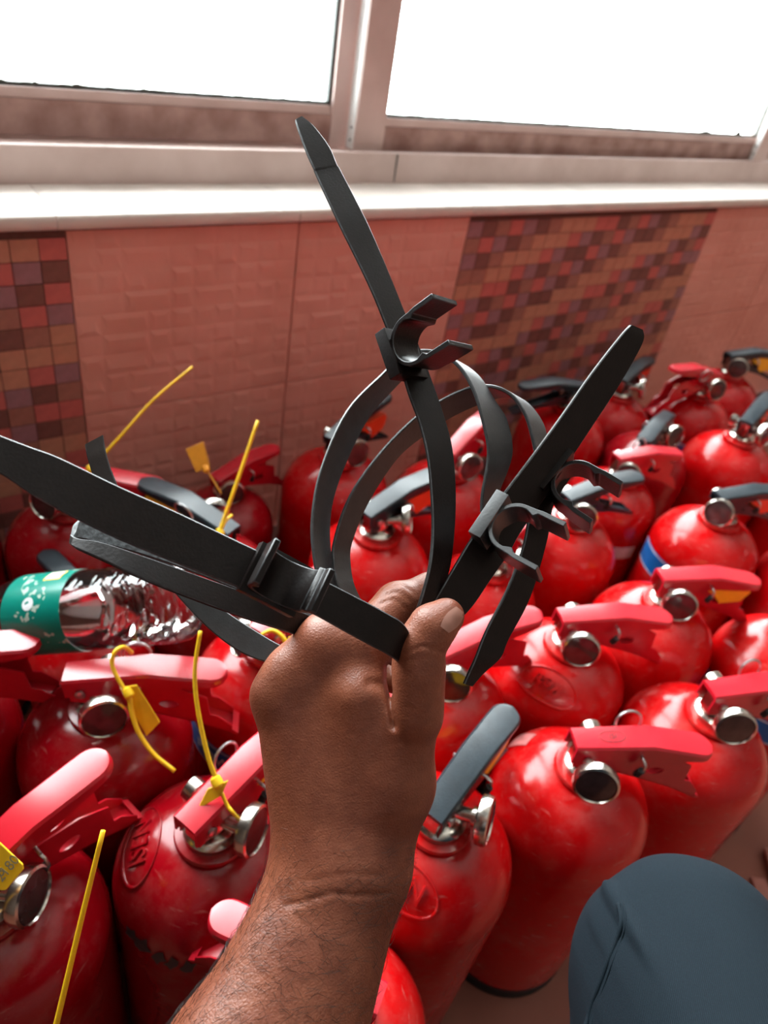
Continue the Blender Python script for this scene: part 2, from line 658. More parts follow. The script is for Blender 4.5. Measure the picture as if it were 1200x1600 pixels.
# ------------------------------------------------------------------ the room
X0, X1, YB, YW, ZC = -1.7, 3.3, -2.2, 0.92, 2.7
SILL_Z = 0.625
WX0 = -0.4                       # where the window begins
tag(obj('floor', box((X0, YB, -0.08), (X1, YW, 0.0)), M['floor']), kind='structure')
tag(obj('ceiling', box((X0 - .15, YB - .15, ZC), (X1 + .15, 1.2, ZC + 0.1)), M['ceiling']), kind='structure')
tag(obj('wall_left', box((X0 - .12, YB - .12, -0.08), (X0, 1.2, ZC)), M['cream']), kind='structure')
tag(obj('wall_right', box((X1, YB - .12, -0.08), (X1 + .12, 1.2, ZC)), M['cream']), kind='structure')
bm = bmesh.new()
add_box(bm, (X0, YB - .12, -0.08), (X1, YB, ZC))
tag(obj('wall_back', bm, M['cream']), kind='structure')

# window wall: masonry below the sill and the lintel above
bm = bmesh.new()
add_box(bm, (X0, YW + 0.009, -0.08), (X1, 1.12, 0.608))
add_box(bm, (X0, YW, 2.33), (X1, 1.12, ZC))
add_box(bm, (X0, YW, 0.608), (WX0, 1.12, 2.33))
wall = tag(obj('wall_window', bm, M['grout']), kind='structure')

TX = [0.219, 0.534, 0.853]
GROUT = 0.0022
ROWS = [(0.049, 0.349), (0.3505, 0.608)]


def relief_tile(x0, x1, z0, z1):
    """one glazed tile with a cushion relief of irregular bricks, moulded in its face"""
    rnd = random.Random(int(x0 * 1000) * 7 + int(z0 * 100))
    pitch = 0.0273
    nrow = max(1, round((z1 - z0) / pitch))
    bm = bmesh.new()
    y0 = YW + 0.008
    for r in range(nrow):
        za = z0 + (z1 - z0) * r / nrow
        zb = z0 + (z1 - z0) * (r + 1) / nrow
        x = x0
        while x < x1 - 1e-4:
            wd = rnd.choice([.0315, .0315, .0315, .0315, .063])
            xb = min(x1, x + wd)
            if x1 - xb < .012: xb = x1
            d = rnd.uniform(.0003, .0011)
            o = [(x, za), (xb, za), (xb, zb), (x, zb)]
            e = .0075
            i = [(x + e, za + e), (xb - e, za + e), (xb - e, zb - e), (x + e, zb - e)]
            A = [bm.verts.new((p, y0 - .006, q)) for p, q in o]
            t = rnd.uniform(-.0005, .0005)
            B_ = [bm.verts.new((p, y0 - .006 - d + (t if k < 2 else -t), q)) for k, (p, q) in enumerate(i)]
            for k in range(4):
                bm.faces.new((A[k], A[(k + 1) % 4], B_[(k + 1) % 4], B_[k]))
            bm.faces.new(B_)
            x = xb
    me = bpy.data.meshes.new('relief_tile')
    bmesh.ops.remove_doubles(bm, verts=bm.verts, dist=1e-5)
    add_box(bm, (x0, y0 - .006, z0), (x1, y0 + .001, z1))
    bmesh.ops.recalc_face_normals(bm, faces=bm.faces)
    bm.to_mesh(me); bm.free()
    return me


CW = (1.549 - 0.853) / 22
SQ = [None] * 5
for k in range(5):
    bm = box((-CW / 2 + .0006, -.0022, -.0136 + .0006), (CW / 2 - .0006, 0.0005, .0136 - .0006))
    me = bpy.data.meshes.new('mosaic_square'); bm.to_mesh(me); bm.free()
    me.materials.append(MOSAIC[k]); SQ[k] = me
n_sq = 0
# the printed sequence of the squares runs along the diagonals of the pattern
SEQ = [0, 3, 2, 1, 4, 3, 0, 2, 3, 1, 4]


def mosaic_panel(x0, ncol, z0, nrow, ztop, seen):
    """seen(x, z) -> squares there are parts of their own, the others join into one"""
    global n_sq
    zt = min(ztop, z0 + nrow * .0273)
    back = obj('mosaic_tile', box((x0, YW + .003, z0), (x0 + ncol * CW, YW + .0088, zt)), M['grout'], wall)
    rest = {}
    for r in range(nrow):
        for c in range(ncol):
            z = z0 + (r + .5) * .0273
            if z + .0136 > ztop: continue
            x = x0 + (c + .5) * CW
            k = SEQ[(c * 4 + r * 3 + (7 if random.random() < .2 else 0)) % 11]
            if seen(x, z) and n_sq < 300:
                o = bpy.data.objects.new('mosaic_square', SQ[k])
                o.location = (x, YW + .0035, z)
                o.parent = back
                col.objects.link(o)
                n_sq += 1
            else:
                rest.setdefault(k, bmesh.new())
                add_box(rest[k], (x - CW / 2 + .0006, YW + .0013, z - .013), (x + CW / 2 - .0006, YW + .004, z + .013))
    for k, b in rest.items():
        tag(obj('mosaic_squares', b, MOSAIC[k], back), kind='stuff')


xs = [0.853 + CW * 22]
while xs[-1] < X1: xs.append(min(X1, xs[-1] + .315))
cols = list(zip(TX, TX[1:])) + list(zip(xs, xs[1:]))
xl = 0.219 - 22 * CW
while xl > X0:
    cols.append((max(X0, xl - .315), xl)); xl -= .315
for (a, b) in cols:
    for (z0, z1) in ROWS:
        obj('relief_tile', relief_tile(a + GROUT / 2, b - GROUT / 2, z0, z1), M['tile_plain'], wall)
for xm in (0.219 - 22 * CW, 0.853):
    lo_seen = .08
    mosaic_panel(xm, 22, .3495, 10, .612, lambda x, z: x > lo_seen)
    mosaic_panel(xm, 22, .049, 11, .3495, lambda x, z: .08 < x < .3 and z > .25)

# sill: a row of polished tiles with a rounded nose
sill = tag(obj('trim_1', box((WX0, YW - .004, .6045), (X1, 1.12, .607)), M['grout']), kind='structure')
sx = [WX0]
v = 0.208
while v > WX0: v -= .318
v += .318
while v < X1:
    sx.append(v); v += .318
sx.append(X1)
for a, b in zip(sx, sx[1:]):
    if b - a < .01: continue
    bm = bmesh.new()
    n = 8
    prof = [(1.06, .6072), (YW - .006, .6072)]
    for k in range(n + 1):
        t = -math.pi / 2 + math.pi * k / n
        prof.append((YW - .006 - .0075 * (max(math.cos(t), 0)) ** .6, .6161 + .0089 * math.sin(t)))
    prof += [(1.06, SILL_Z)]
    A = [bm.verts.new((a + .0006, p, q)) for p, q in prof]
    B_ = [bm.verts.new((b - .0006, p, q)) for p, q in prof]
    bm.faces.new(A); bm.faces.new(B_[::-1])
    for k in range(len(prof)):
        bm.faces.new((A[k], B_[k], B_[(k + 1) % len(prof)], A[(k + 1) % len(prof)]))
    obj('sill_tile', bm, M['sill'], sill, smooth=True)

# sliding window
win = tag(empty('window_1', (0, 0, 0)), kind='structure')


def ridge_bar(name, x0, x1, prof, m, parent=None):
    bm = bmesh.new()
    A = [bm.verts.new((x0, p, q)) for p, q in prof]
    B_ = [bm.verts.new((x1, p, q)) for p, q in prof]
    bm.faces.new(A); bm.faces.new(B_[::-1])
    n = len(prof)
    for k in range(n):
        bm.faces.new((A[k], B_[k], B_[(k + 1) % n], A[(k + 1) % n]))
    return obj(name, bm, m, parent or win)


# bottom track with two raised rails
ridge_bar('bottom_track', WX0, X1, [(1.028, .625), (1.03, .669), (1.034, .671), (1.036, .668), (1.037, .655), (1.06, .655),
                                  (1.061, .667), (1.064, .667), (1.065, .655), (1.088, .655), (1.089, .667), (1.093, .667),
                                  (1.1, .625)], M['alu'])
for xj in (0.765,):
    obj('track_joint', box((xj, 1.0272, .626), (xj + .0012, 1.0305, .668)), M['gasket'], win)


def sash(x0, x1, y, zb, zg, dirt):
    """one sliding sash: two stiles, bottom and top rail, gasket and pane"""
    st = .055
    s = obj('sash', box((x0, y, 2.22), (x1, y + .025, 2.3), .001), M['alu'], win)
    obj('bottom_rail', box((x0 + st, y + .001, zb), (x1 - st, y + .024, zg - .012), .001), M['alu_dirty'], s)
    obj('rail_lip', box((x0 + st, y + .0035, zg - .013), (x1 - st, y + .0225, zg), .0015), M['alu'], s)
    for a, b in ((x0, x0 + st), (x1 - st, x1)):
        obj('stile', box((a, y, zb - .003), (b, y + .025, 2.22), .001), M['alu'], s)
    obj('side_channel', box((x0 - .0012, y + .003, zb), (x0, y + .023, 2.22)), M['alu_white'], s)
    for zz in (zb + .012, zb + .03):
        obj('screw_hole', lathe([(.0022, 0), (.0022, .0006)], 12, frame_to((-1, 0, 0), (x0 - .0012, y + .011, zz))), M['hole'], s)
    bm = bmesh.new()
    add_box(bm, (x0 + st, y + .008, zg), (x1 - st, y + .017, zg + .004))
    add_box(bm, (x1 - st - .005, y + .008, zg), (x1 - st, y + .017, 2.22))
    add_box(bm, (x0 + st, y + .008, zg), (x0 + st + .003, y + .017, 2.22))
    obj('gasket', bm, M['gasket'], s)
    obj('glass_pane', box((x0 + st - .004, y + .0112, zg - .004), (x1 - st + .004, y + .0138, 2.224)), M['pane'], s)
    # crumbs of dirt that lie along the gasket
    bm = bmesh.new()
    rnd = random.Random(int(x0 * 100))
    xx = x0 + st + .01
    while xx < x1 - st - .01:
        h = rnd.uniform(.0006, .0026)
        bmesh.ops.create_icosphere(bm, subdivisions=1, radius=1, matrix=Matrix.Translation((xx, y + .0095, zg + .004))
                                   @ Matrix.Diagonal((rnd.uniform(.003, .011), .0015, h, 1)))
        xx += rnd.uniform(.005, .035)
    if dirt:
        bmesh.ops.create_icosphere(bm, subdivisions=1, radius=1, matrix=Matrix.Translation((1.735, y + .0095, zg + .005))
                                   @ Matrix.Diagonal((.012, .0015, .008, 1)))
        bmesh.ops.create_icosphere(bm, subdivisions=1, radius=1, matrix=Matrix.Translation((1.61, y + .0095, zg + .004))
                                   @ Matrix.Diagonal((.022, .0015, .005, 1)))
    tag(obj('dirt_crumbs', bm, M['dirt'], s), kind='stuff')
    return s


sash(0.694, 1.868, 1.05, .668, .715, True)
sash(-0.39, 0.722, 1.08, .668, .722, False)
sash(1.842, 3.29, 1.022 + .058, .668, .722, False)
obj('centre_post', box((1.80, 1.034, .668), (1.85, 1.048, 2.3), .001), M['alu'], win)
obj('centre_post_channel', box((1.7988, 1.0355, .669), (1.80, 1.0475, 2.3)), M['alu_white'], win)
for zz in (.684, .7, .712):
    obj('screw_hole', lathe([(.0022, 0), (.0022, .0006)], 12, frame_to((-1, 0, 0), (1.7988, 1.0415, zz))), M['hole'], win)
obj('top_track', box((WX0, 1.03, 2.285), (X1, 1.11, 2.33)), M['alu'], win)

# ------------------------------------------------------------------ fire extinguishers
H, RB = 0.331, 0.081        # height of the neck, radius of the body
ZS = H - 0.062              # where the dome starts


def rad_at(z):
    if z <= ZS: return RB
    t = min(1.0, (z - ZS) / (H - ZS))
    return .024 + (RB - .024) * max(0.0, 1 - t ** 2.1) ** .56


body_prof = [(RB * .93, .012), (RB * .985, .016), (RB, .024), (RB, .12), (RB, .2), (RB, ZS)]
for k in range(1, 15):
    t = math.sin(math.pi / 2 * k / 14)
    z = ZS + (H - ZS) * t
    body_prof.append((rad_at(z), z))
body_prof += [(.0285, H + .0005), (.0305, H + .003), (.0295, H + .006), (.024, H + .007)]
body_prof.append((.012, H + .007))


def mesh_from(bm, name, m, smooth=True):
    bmesh.ops.recalc_face_normals(bm, faces=bm.faces)
    me = bpy.data.meshes.new(name)
    bm.to_mesh(me); bm.free()
    me.materials.append(m)
    if smooth:
        me.polygons.foreach_set('use_smooth', [True] * len(me.polygons))
        me.set_sharp_from_angle(angle=math.radians(40))
    return me


def fuse(meshes, name, m, smooth=True):
    bm = bmesh.new()
    for q in meshes:
        bm.from_mesh(q)
        bpy.data.meshes.remove(q)
    return mesh_from(bm, name, m, smooth)


ME = {}
for k in 'abc':
    ME['body_' + k] = mesh_from(lathe(body_prof, 56), 'cylinder_body', M['red_' + k])
ME['base_ring'] = mesh_from(lathe([(RB * .8, 0), (RB * 1.0, 0), (RB * 1.01, .006), (RB * .995, .015), (RB * .9, .017)], 48), 'base_ring', M['rubber'])
ME['neck_nut'] = mesh_from(lathe([(.0225, H + .006), (.0235, H + .0085), (.0235, H + .013), (.0205, H + .016), (.017, H + .017)], 32), 'neck_nut', M['chrome'])
# valve: stem, hinge block, outlet boss
bm = bmesh.new()
add_lathe(bm, [(.0135, H + .015), (.0135, H + .03), (.011, H + .033), (.011, H + .046), (.004, H + .047), (.004, H + .051)], 24)
add_box(bm, (-.022, -.0075, H + .02), (.03, .0075, H + .043), .002)
add_lathe(bm, [(.008, 0), (.008, .02), (.0105, .021), (.0105, .03), (.008, .031)], 20, frame_to((0, 1, 0), (.004, 0, H + .03)))
ME['valve'] = mesh_from(bm, 'valve', M['chrome'])
# rivet through the hinge
ME['rivet'] = mesh_from(lathe([(.003, -.0165), (.0045, -.0155), (.0045, -.0145), (.0028, -.014), (.0028, .014), (.0045, .0145), (.0045, .0155), (.003, .0165)],
                              14, Matrix.Translation((-.014, 0, H + .038)) @ Matrix.Rotation(math.pi / 2, 4, 'X')), 'rivet', M['steel'])
# gauge on a stub, built along +x and turned by its own rotation
bm = bmesh.new()
add_lathe(bm, [(.006, .008), (.006, .026), (.0085, .026), (.0085, .03), (.0175, .0305), (.0205, .032), (.0212, .036), (.0205, .0405), (.0185, .0415), (.0175, .0395)],
          36, frame_to((1, 0, 0)))
ME['gauge'] = mesh_from(bm, 'pressure_gauge', M['chrome'])
ME['gauge_lens'] = mesh_from(lathe([(.0178, .0392), (.0175, .0402), (.01, .0412), (.002, .0414)], 32, frame_to((1, 0, 0))), 'gauge_lens', M['gauge_glass'])


def lever_outline(w0, w1):
    """the top of the lever seen from above, with a rounded tip: list of (x, half width)"""
    out = [(-.028, w0)]
    for x in (-.01, .02, .045, .07, .085):
        out.append((x, w0 + (w1 - w0) * (x + .028) / .113))
    for k in range(0, 7):
        a = math.pi / 2 * k / 6
        out.append((.098 + .014 * math.sin(a), w1 * max(math.cos(a), .12)))
    return out


def lever_z(x):
    """the lever rises a little and bends down towards the thumb end"""
    if x < .045: return H + .055 + .09 * x
    return H + .055 + .09 * .045 - (x - .045) * .17


def build_lever(m, drop):
    bm = bmesh.new()
    pts = lever_outline(.0125, .0145)
    top, bot, inn = [], [], []
    for i, (x, hw) in enumerate(pts):
        z = lever_z(x)
        dz = drop * (1 - max(0, (x - .03)) / .09) + .005
        dz = max(dz, .005)
        e = .0022
        row = [(-hw, z - dz), (-hw, z - e), (-hw + e * .9, z), (0, z + .0007), (hw - e * .9, z), (hw, z - e), (hw, z - dz),
               (hw - .0022, z - dz), (hw - .0022, z - .004), (-hw + .0022, z - .004), (-hw + .0022, z - dz)]
        top.append([bm.verts.new((x, yy, zz)) for yy, zz in row])
    n = len(top[0])
    for a, b in zip(top, top[1:]):
        for k in range(n):
            bm.faces.new((a[k], a[(k + 1) % n], b[(k + 1) % n], b[k]))
    bm.faces.new(top[0][::-1])
    bm.faces.new(top[-1])
    return mesh_from(bm, 'squeeze_lever', m)


ME['lever_red'] = build_lever(M['red_plastic'], .016)
ME['lever_black'] = build_lever(M['black_plastic'], .009)


def circle2(cx, cz, r, n=16, sx=1.0):
    return [(cx + r * sx * math.cos(2 * math.pi * k / n), cz + r * math.sin(2 * math.pi * k / n)) for k in range(n)]


def build_carry(m, slim):
    """the fixed carrying handle: two cheeks with a hole, joined by a floor plate that ends in a turned lip"""
    hz = H
    if slim:
        out = [(-.024, hz + .044), (-.024, hz + .022), (.02, hz + .02), (.06, hz + .012), (.108, hz - .004), (.108, hz + .001), (.06, hz + .02), (.02, hz + .04)]
        hole = [circle2(.022, hz + .029, .003, 10)]
    else:
        out = [(-.024, hz + .048), (-.024, hz + .024), (.015, hz + .019), (.055, hz + .006), (.085, hz - .005), (.118, hz - .022), (.118, hz - .012),
               (.104, hz + .004), (.097, hz + .006), (.094, hz + .03), (.07, hz + .043), (.03, hz + .048)]
        hole = [circle2(.06, hz + .021, .0055, 16, 1.6)]
    q = [plate_with_hole(out, hole, s * .0105, .0014) for s in (-1, 1)]
    bm = bmesh.new()
    path = [(.018, hz + .0185), (.055, hz + .0055), (.085, hz - .0055), (.118, hz - .0225)] if not slim else \
           [(.02, hz + .0195), (.06, hz + .0115), (.108, hz - .0045)]
    up = [(x, z + .0016) for x, z in path]
    add_prism(bm, path + up[::-1], -.0112, .0112)
    lip = [(path[-1][0], path[-1][1]), (path[-1][0] + .006, path[-1][1] - .001), (path[-1][0] + .006, path[-1][1] + .001), (path[-1][0], path[-1][1] + .006)]
    add_prism(bm, lip, -.0115, .0115)
    f = bpy.data.meshes.new('t'); bm.to_mesh(f); bm.free()
    return fuse(q + [f], 'carry_handle', m, False)


ME['carry_red'] = build_carry(M['red_plastic'], False)
ME['carry_black'] = build_carry(M['black_plastic'], True)
# safety pin: wire across the handles, bent end on the near side, pull ring on the far side
bm = bmesh.new()
add_tube(bm, [(.036, .017, H + .047), (.036, -.018, H + .047)], .0014, 8)
add_tube(bm, smooth_path([(.036, -.018, H + .047), (.037, -.022, H + .044), (.037, -.023, H + .034)], 4), .0014, 8)
ME['pin'] = mesh_from(bm, 'safety_pin', M['steel'])
ME['pin_ring'] = mesh_from(tube([(.030 + .0125 * math.cos(a), .017 + .003 * math.sin(a), H + .056 + .0125 * math.sin(a)) for a in np.linspace(0, 2 * math.pi, 22)[:-1]],
                                .0013, 7, True), 'pull_ring', M['steel'])
ME['pin_tip'] = mesh_from(tube([(.036, -.0225, H + .038), (.034, -.021, H + .029)], .0034, 8), 'pin_cap', M['rubber'])
for nm, mt in (('yellow', 'yellow'), ('red', 'red_guard')):
    ME['guard_' + nm] = mesh_from(add_prism(bmesh.new(), [(.03, H + .042), (.032, H + .05), (.092, H + .046), (.097, H + .036), (.09, H + .021), (.062, H + .017), (.05, H + .03)],
                                            -.0121, .0121), 'lever_guard', M['guard' if 0 else mt], False)


def patch(az0, az1, z0, z1, off, name, m, parent, na=14, nz=6, corner=None):
    """a thin sticker that follows the body"""
    bm = bmesh.new()
    G = []
    for j in range(nz + 1):
        z = z0 + (z1 - z0) * j / nz
        G.append([])
        for i in range(na + 1):
            a = math.radians(az0 + (az1 - az0) * i / na)
            r = rad_at(z) + off
            G[-1].append(bm.verts.new((r * math.cos(a), r * math.sin(a), z + off * .5)))
    for j in range(nz):
        for i in range(na):
            bm.faces.new((G[j][i], G[j][i + 1], G[j + 1][i + 1], G[j + 1][i]))
    return obj(name, bm, m, parent, smooth='all')


def on_dome(me, az, rho, rot, lift, parent, m, name):
    """wrap a flat mesh (x right, y up) round a point of the dome"""
    a = math.radians(az)
    c, s = math.cos(math.radians(rot)), math.sin(math.radians(rot))
    er, et = Vector((math.cos(a), math.sin(a))), Vector((-math.sin(a), math.cos(a)))
    zg = np.linspace(ZS, H, 400)
    rg = np.array([rad_at(q) for q in zg])
    for v in me.vertices:
        x, y = v.co.x * c - v.co.y * s, v.co.x * s + v.co.y * c
        p = er * (rho - y) + et * x
        rr = min(p.length, RB * .999)
        z = float(np.interp(-rr, -rg, zg))
        n = Vector((p.x, p.y, .055)).normalized()
        co = Vector((p.x, p.y, z)) + n * (v.co.z + lift)
        v.co = co
    me.update()
    return obj(name, me, m, parent, smooth='all')


def oval_ring(rx, ry, th, n=40, hgt=.0009):
    bm = bmesh.new()
    path = [(rx * math.cos(2 * math.pi * k / n), ry * math.sin(2 * math.pi * k / n), 0) for k in range(n)]
    add_tube(bm, path, th, 6, True, .8)
    me = bpy.data.meshes.new('oval'); bm.to_mesh(me); bm.free()
    return me


EXT = {}
GROUP = 'fire extinguishers standing close together on the floor'


def extinguisher(key, x, y, yaw, s, paint, style, label, gauge=-95, pitch=0.0, guard=None, ring=True):
    t = tag(empty('fire_extinguisher', (x, y, 0), math.radians(yaw)), label, 'fire extinguisher', GROUP)
    t.scale = (s, s, s)
    EXT[key] = t

    def add(name, me, parent=t):
        o = bpy.data.objects.new(name, me)
        o.parent = parent
        col.objects.link(o)
        return o
    add('cylinder_body', ME['body_' + paint])
    add('base_ring', ME['base_ring'])
    add('neck_nut', ME['neck_nut'])
    v = add('valve', ME['valve'])
    add('rivet', ME['rivet'], v)
    g = add('pressure_gauge', ME['gauge'])
    g.location = (0, 0, H + .026)
    g.rotation_euler = (0, math.radians(-12), math.radians(gauge))
    add('gauge_lens', ME['gauge_lens'], g)
    lv = add('squeeze_lever', ME['lever_' + style])
    if pitch:
        piv = Vector((-.014, 0, H + .038))
        lv.matrix_local = Matrix.Translation(piv) @ Matrix.Rotation(math.radians(-pitch), 4, 'Y') @ Matrix.Translation(-piv)
    add('carry_handle', ME['carry_' + style])
    p = add('safety_pin', ME['pin'])
    if ring: add('pull_ring', ME['pin_ring'], p)
    add('pin_cap', ME['pin_tip'], p)
    if guard:
        tag(add('lever_guard', ME['guard_' + guard]), guard + ' plastic guard wedged under the lever')
    return t


XT = [
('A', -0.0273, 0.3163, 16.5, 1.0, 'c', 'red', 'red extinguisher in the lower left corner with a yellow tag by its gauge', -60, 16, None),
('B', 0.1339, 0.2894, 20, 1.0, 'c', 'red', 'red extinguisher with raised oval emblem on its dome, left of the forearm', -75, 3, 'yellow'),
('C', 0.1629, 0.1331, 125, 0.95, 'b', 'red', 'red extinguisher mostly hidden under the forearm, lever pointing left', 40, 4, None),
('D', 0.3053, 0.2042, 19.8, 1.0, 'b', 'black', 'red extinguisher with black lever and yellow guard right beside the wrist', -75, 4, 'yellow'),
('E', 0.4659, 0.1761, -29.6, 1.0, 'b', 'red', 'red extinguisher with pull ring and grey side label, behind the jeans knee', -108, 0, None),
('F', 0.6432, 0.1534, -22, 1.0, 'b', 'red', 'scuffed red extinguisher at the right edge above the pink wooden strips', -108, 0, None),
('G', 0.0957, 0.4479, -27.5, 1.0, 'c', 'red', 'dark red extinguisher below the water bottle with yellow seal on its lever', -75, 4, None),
('H', 0.2669, 0.4433, 25, 1.0, 'a', 'red', 'red extinguisher behind the fist with lettered blue label, left of the hand', 150, 0, None),
('I', 0.4109, 0.3299, -4.8, 1.0, 'b', 'red', 'red extinguisher with small white sticker, right beside the thumb', -123, 6, None),
('J', 0.5713, 0.3004, -24.1, 1.0, 'b', 'red', 'red extinguisher with raised script emblem, second right of the thumb', -108, 0, None),
('K', 0.7398, 0.2943, -26.1, 1.0, 'b', 'red', 'red extinguisher with red lever over a yellow guard', -108, 0, 'yellow'),
('L', 0.8511, 0.1752, -15, 1.0, 'b', 'red', 'red extinguisher cut off by the right edge with bright blue label band', -118, 0, None),
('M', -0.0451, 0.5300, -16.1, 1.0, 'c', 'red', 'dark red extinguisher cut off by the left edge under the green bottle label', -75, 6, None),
('N', 0.1215, 0.5973, 100, 0.86, 'a', 'black', 'red extinguisher under the clear end of the water bottle', 20, 0, None),
('O', 0.4713, 0.5556, 11.9, 1.0, 'b', 'black', 'red extinguisher with light blue-black lever and red guard seen through the strap loops', -50, 6, 'red'),
('P', 0.5946, 0.4591, 20, 0.92, 'b', 'red', 'red extinguisher behind the crossing of the middle and right straps', -75, 0, None),
('Q', 0.7506, 0.4717, -5.7, 1.0, 'b', 'black', 'red extinguisher right of the lowest strap tongue, black lever reaching right', -123, 6, None),
('R', 0.9324, 0.5313, -13.2, 0.95, 'a', 'red', 'red extinguisher with pink-lit lever and small white side label', -123, 0, None),
('S', 0.9738, 0.3778, -15, 1.0, 'b', 'black', 'red extinguisher with black lever and broad blue band, near the right edge', -150, 0, 'red'),
('T', 1.0650, 0.2428, -15, 1.0, 'a', 'red', 'red extinguisher at the right edge behind the one with bright blue band', -123, 0, None),
('U', 1.2360, 0.5161, 15, 1.0, 'b', 'black', 'red extinguisher with grey-lit black lever rising off the right edge', -108, 8, 'red'),
('V', 1.3304, 0.3832, 10, 1.0, 'b', 'red', 'red extinguisher at the right edge showing only gauge and shoulder', -118, 0, None),
('W', 1.3097, 0.6615, 172, 1.0, 'a', 'red', 'red extinguisher with dark blue label and red lever pointing left, near wall', 80, 10, None),
('X', 1.4686, 0.6977, -18, 1.0, 'a', 'black', 'farthest extinguisher in the right corner with black lever and yellow guard', -123, 3, 'yellow'),
('Y', 0.9910, 0.7112, 160, 1.0, 'a', 'black', 'red extinguisher with beige sticker on its dome behind the right strap tongue', 80, 0, None),
('Z', 1.1624, 0.7330, 15.9, 0.95, 'a', 'black', 'red extinguisher by the wall with black lever end beside the right strap tip', -75, 6, 'red'),
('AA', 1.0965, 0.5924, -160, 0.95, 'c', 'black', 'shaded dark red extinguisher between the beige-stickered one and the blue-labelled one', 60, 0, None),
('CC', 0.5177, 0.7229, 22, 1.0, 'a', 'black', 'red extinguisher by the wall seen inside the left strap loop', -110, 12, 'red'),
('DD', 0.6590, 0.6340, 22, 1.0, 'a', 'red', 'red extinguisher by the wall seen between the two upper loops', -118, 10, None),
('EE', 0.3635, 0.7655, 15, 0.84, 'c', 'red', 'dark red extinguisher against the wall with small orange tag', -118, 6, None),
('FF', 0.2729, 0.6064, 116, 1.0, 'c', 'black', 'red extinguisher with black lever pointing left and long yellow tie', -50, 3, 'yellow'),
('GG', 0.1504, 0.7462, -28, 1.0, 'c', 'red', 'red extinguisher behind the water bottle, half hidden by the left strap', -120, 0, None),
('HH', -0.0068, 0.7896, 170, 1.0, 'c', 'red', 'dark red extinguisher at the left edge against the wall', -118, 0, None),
]
for r in XT:
    extinguisher(r[0], r[1], r[2], r[3], r[4], r[5], r[6], r[7], r[8], r[9], r[10], ring=r[0] in 'BEFHL FF R G'.split() or r[0] in ('B', 'E', 'F', 'L', 'R', 'Q', 'W'))


def azl(key, a):
    """a world azimuth in the extinguisher's own frame"""
    return a - math.degrees(EXT[key].rotation_euler.z)


def sticker(key, a0, a1, z0, z1, m, name='sticker', off=.0006, label=None):
    o = patch(azl(key, a0), azl(key, a1), z0, z1, off, name, M[m], EXT[key])
    if label: tag(o, label)
    return o


sticker('E', 108, 168, .165, .262, 'silver_label', 'side_label', label='greyish side label')
sticker('E', 93, 112, .298, .317, 'film', 'sticker_residue')
sticker('I', 205, 228, .262, .288, 'paper', label='small white paper sticker')
sticker('Y', 215, 240, .282, .303, 'paper', label='beige paper sticker')
sticker('R', 235, 265, .225, .25, 'paper')
sticker('F', 270, 300, .16, .23, 'film', 'sticker_residue')
for key, a0, a1, zt in (('S', 130, 240, .272), ('L', 110, 235, .262), ('H', 135, 290, .25), ('W', 180, 290, .262), ('N', 200, 330, .25), ('R', 150, 215, .262)):
    b = sticker(key, a0, a1, zt - .038, zt, 'blue', 'blue_label', label='blue label band')
    for zz in (zt - .0365, zt - .0035):
        patch(azl(key, a0), azl(key, a1), zz, zz + .0016, .001, 'label_border', M['white_print'], b, 24, 1)


def text_on_side(key, body, size, az, zc, m, parent):
    me = text_mesh(body, size, .0001)
    a0 = math.radians(azl(key, az))
    for v in me.vertices:
        a = a0 + v.co.x / RB
        r = RB + .0012 + v.co.z
        v.co = Vector((r * math.cos(a), r * math.sin(a), zc + v.co.y))
    return obj('label_lettering', me, M[m], parent)


text_on_side('H', 'POWDER', .022, 214, .23, 'white_print', [c for c in EXT['H'].children if c.name.startswith('blue_label')][0])
# raised emblems pressed into the domes
for key, az, body, rot, sh in (('B', 152, 'ISEN', 180, 0), ('J', 205, 'Real', 180, .3), ('D', 205, 'ISEN', 0, 0)):
    body_o = [c for c in EXT[key].children if c.name.startswith('cylinder_body')][0]
    red = body_o.data.materials[0]
    on_dome(oval_ring(.033, .0145, .0014), azl(key, az), .056, rot, .0003, body_o, red, 'emblem_rim')
    on_dome(text_mesh(body, .019, .0014 if key == 'B' else .0022, sh), azl(key, az), .056, rot, .0008 if key == 'B' else .0016, body_o, red, 'emblem_lettering')
# small stamp on the lever of the extinguisher by the knee
lv = [c for c in EXT['E'].children if c.name.startswith('squeeze_lever')][0]
me = oval_ring(.0125, .0058, .0004)
for q in me.vertices: q.co = Vector((q.co.x + .008, q.co.y, lever_z(q.co.x + .008) + .0008))
obj('stamp_rim', me, M['ink'], lv)
me = text_mesh('ISI', .0085, .0001, .2)
for q in me.vertices: q.co = Vector((q.co.x + .008, q.co.y, lever_z(q.co.x + .008) + .001))
obj('stamp_lettering', me, M['ink'], lv)
# row of worn ink marks on the shoulder of the emblem extinguisher
bm = bmesh.new()
for k, (a, z, da, dz) in enumerate(((196, .283, 5, .008), (205, .282, 7, .010), (217, .28, 4.5, .010), (225, .279, 4, .010), (234, .278, 4.5, .010))):
    ring = []
    for j in range(9):
        t = 2 * math.pi * j / 9
        rr = 1 + .3 * math.sin(5 * t + k)
        aa = math.radians(azl('B', a) + da * .85 * rr * math.cos(t) + 1.5 * math.sin(t)); zz = z + dz * .8 * rr * math.sin(t)
        r = rad_at(zz) + .0008
        ring.append(bm.verts.new((r * math.cos(aa), r * math.sin(aa), zz)))
    ca, cz = math.radians(azl('B', a)), z
    c = bm.verts.new(((rad_at(cz) + .001) * math.cos(ca), (rad_at(cz) + .001) * math.sin(ca), cz))
    for j in range(9): bm.faces.new((ring[j], ring[(j + 1) % 9], c))
tag(obj('ink_mark', bm, M['ink'], EXT['B'], smooth='all'), 'row of worn dark ink marks')

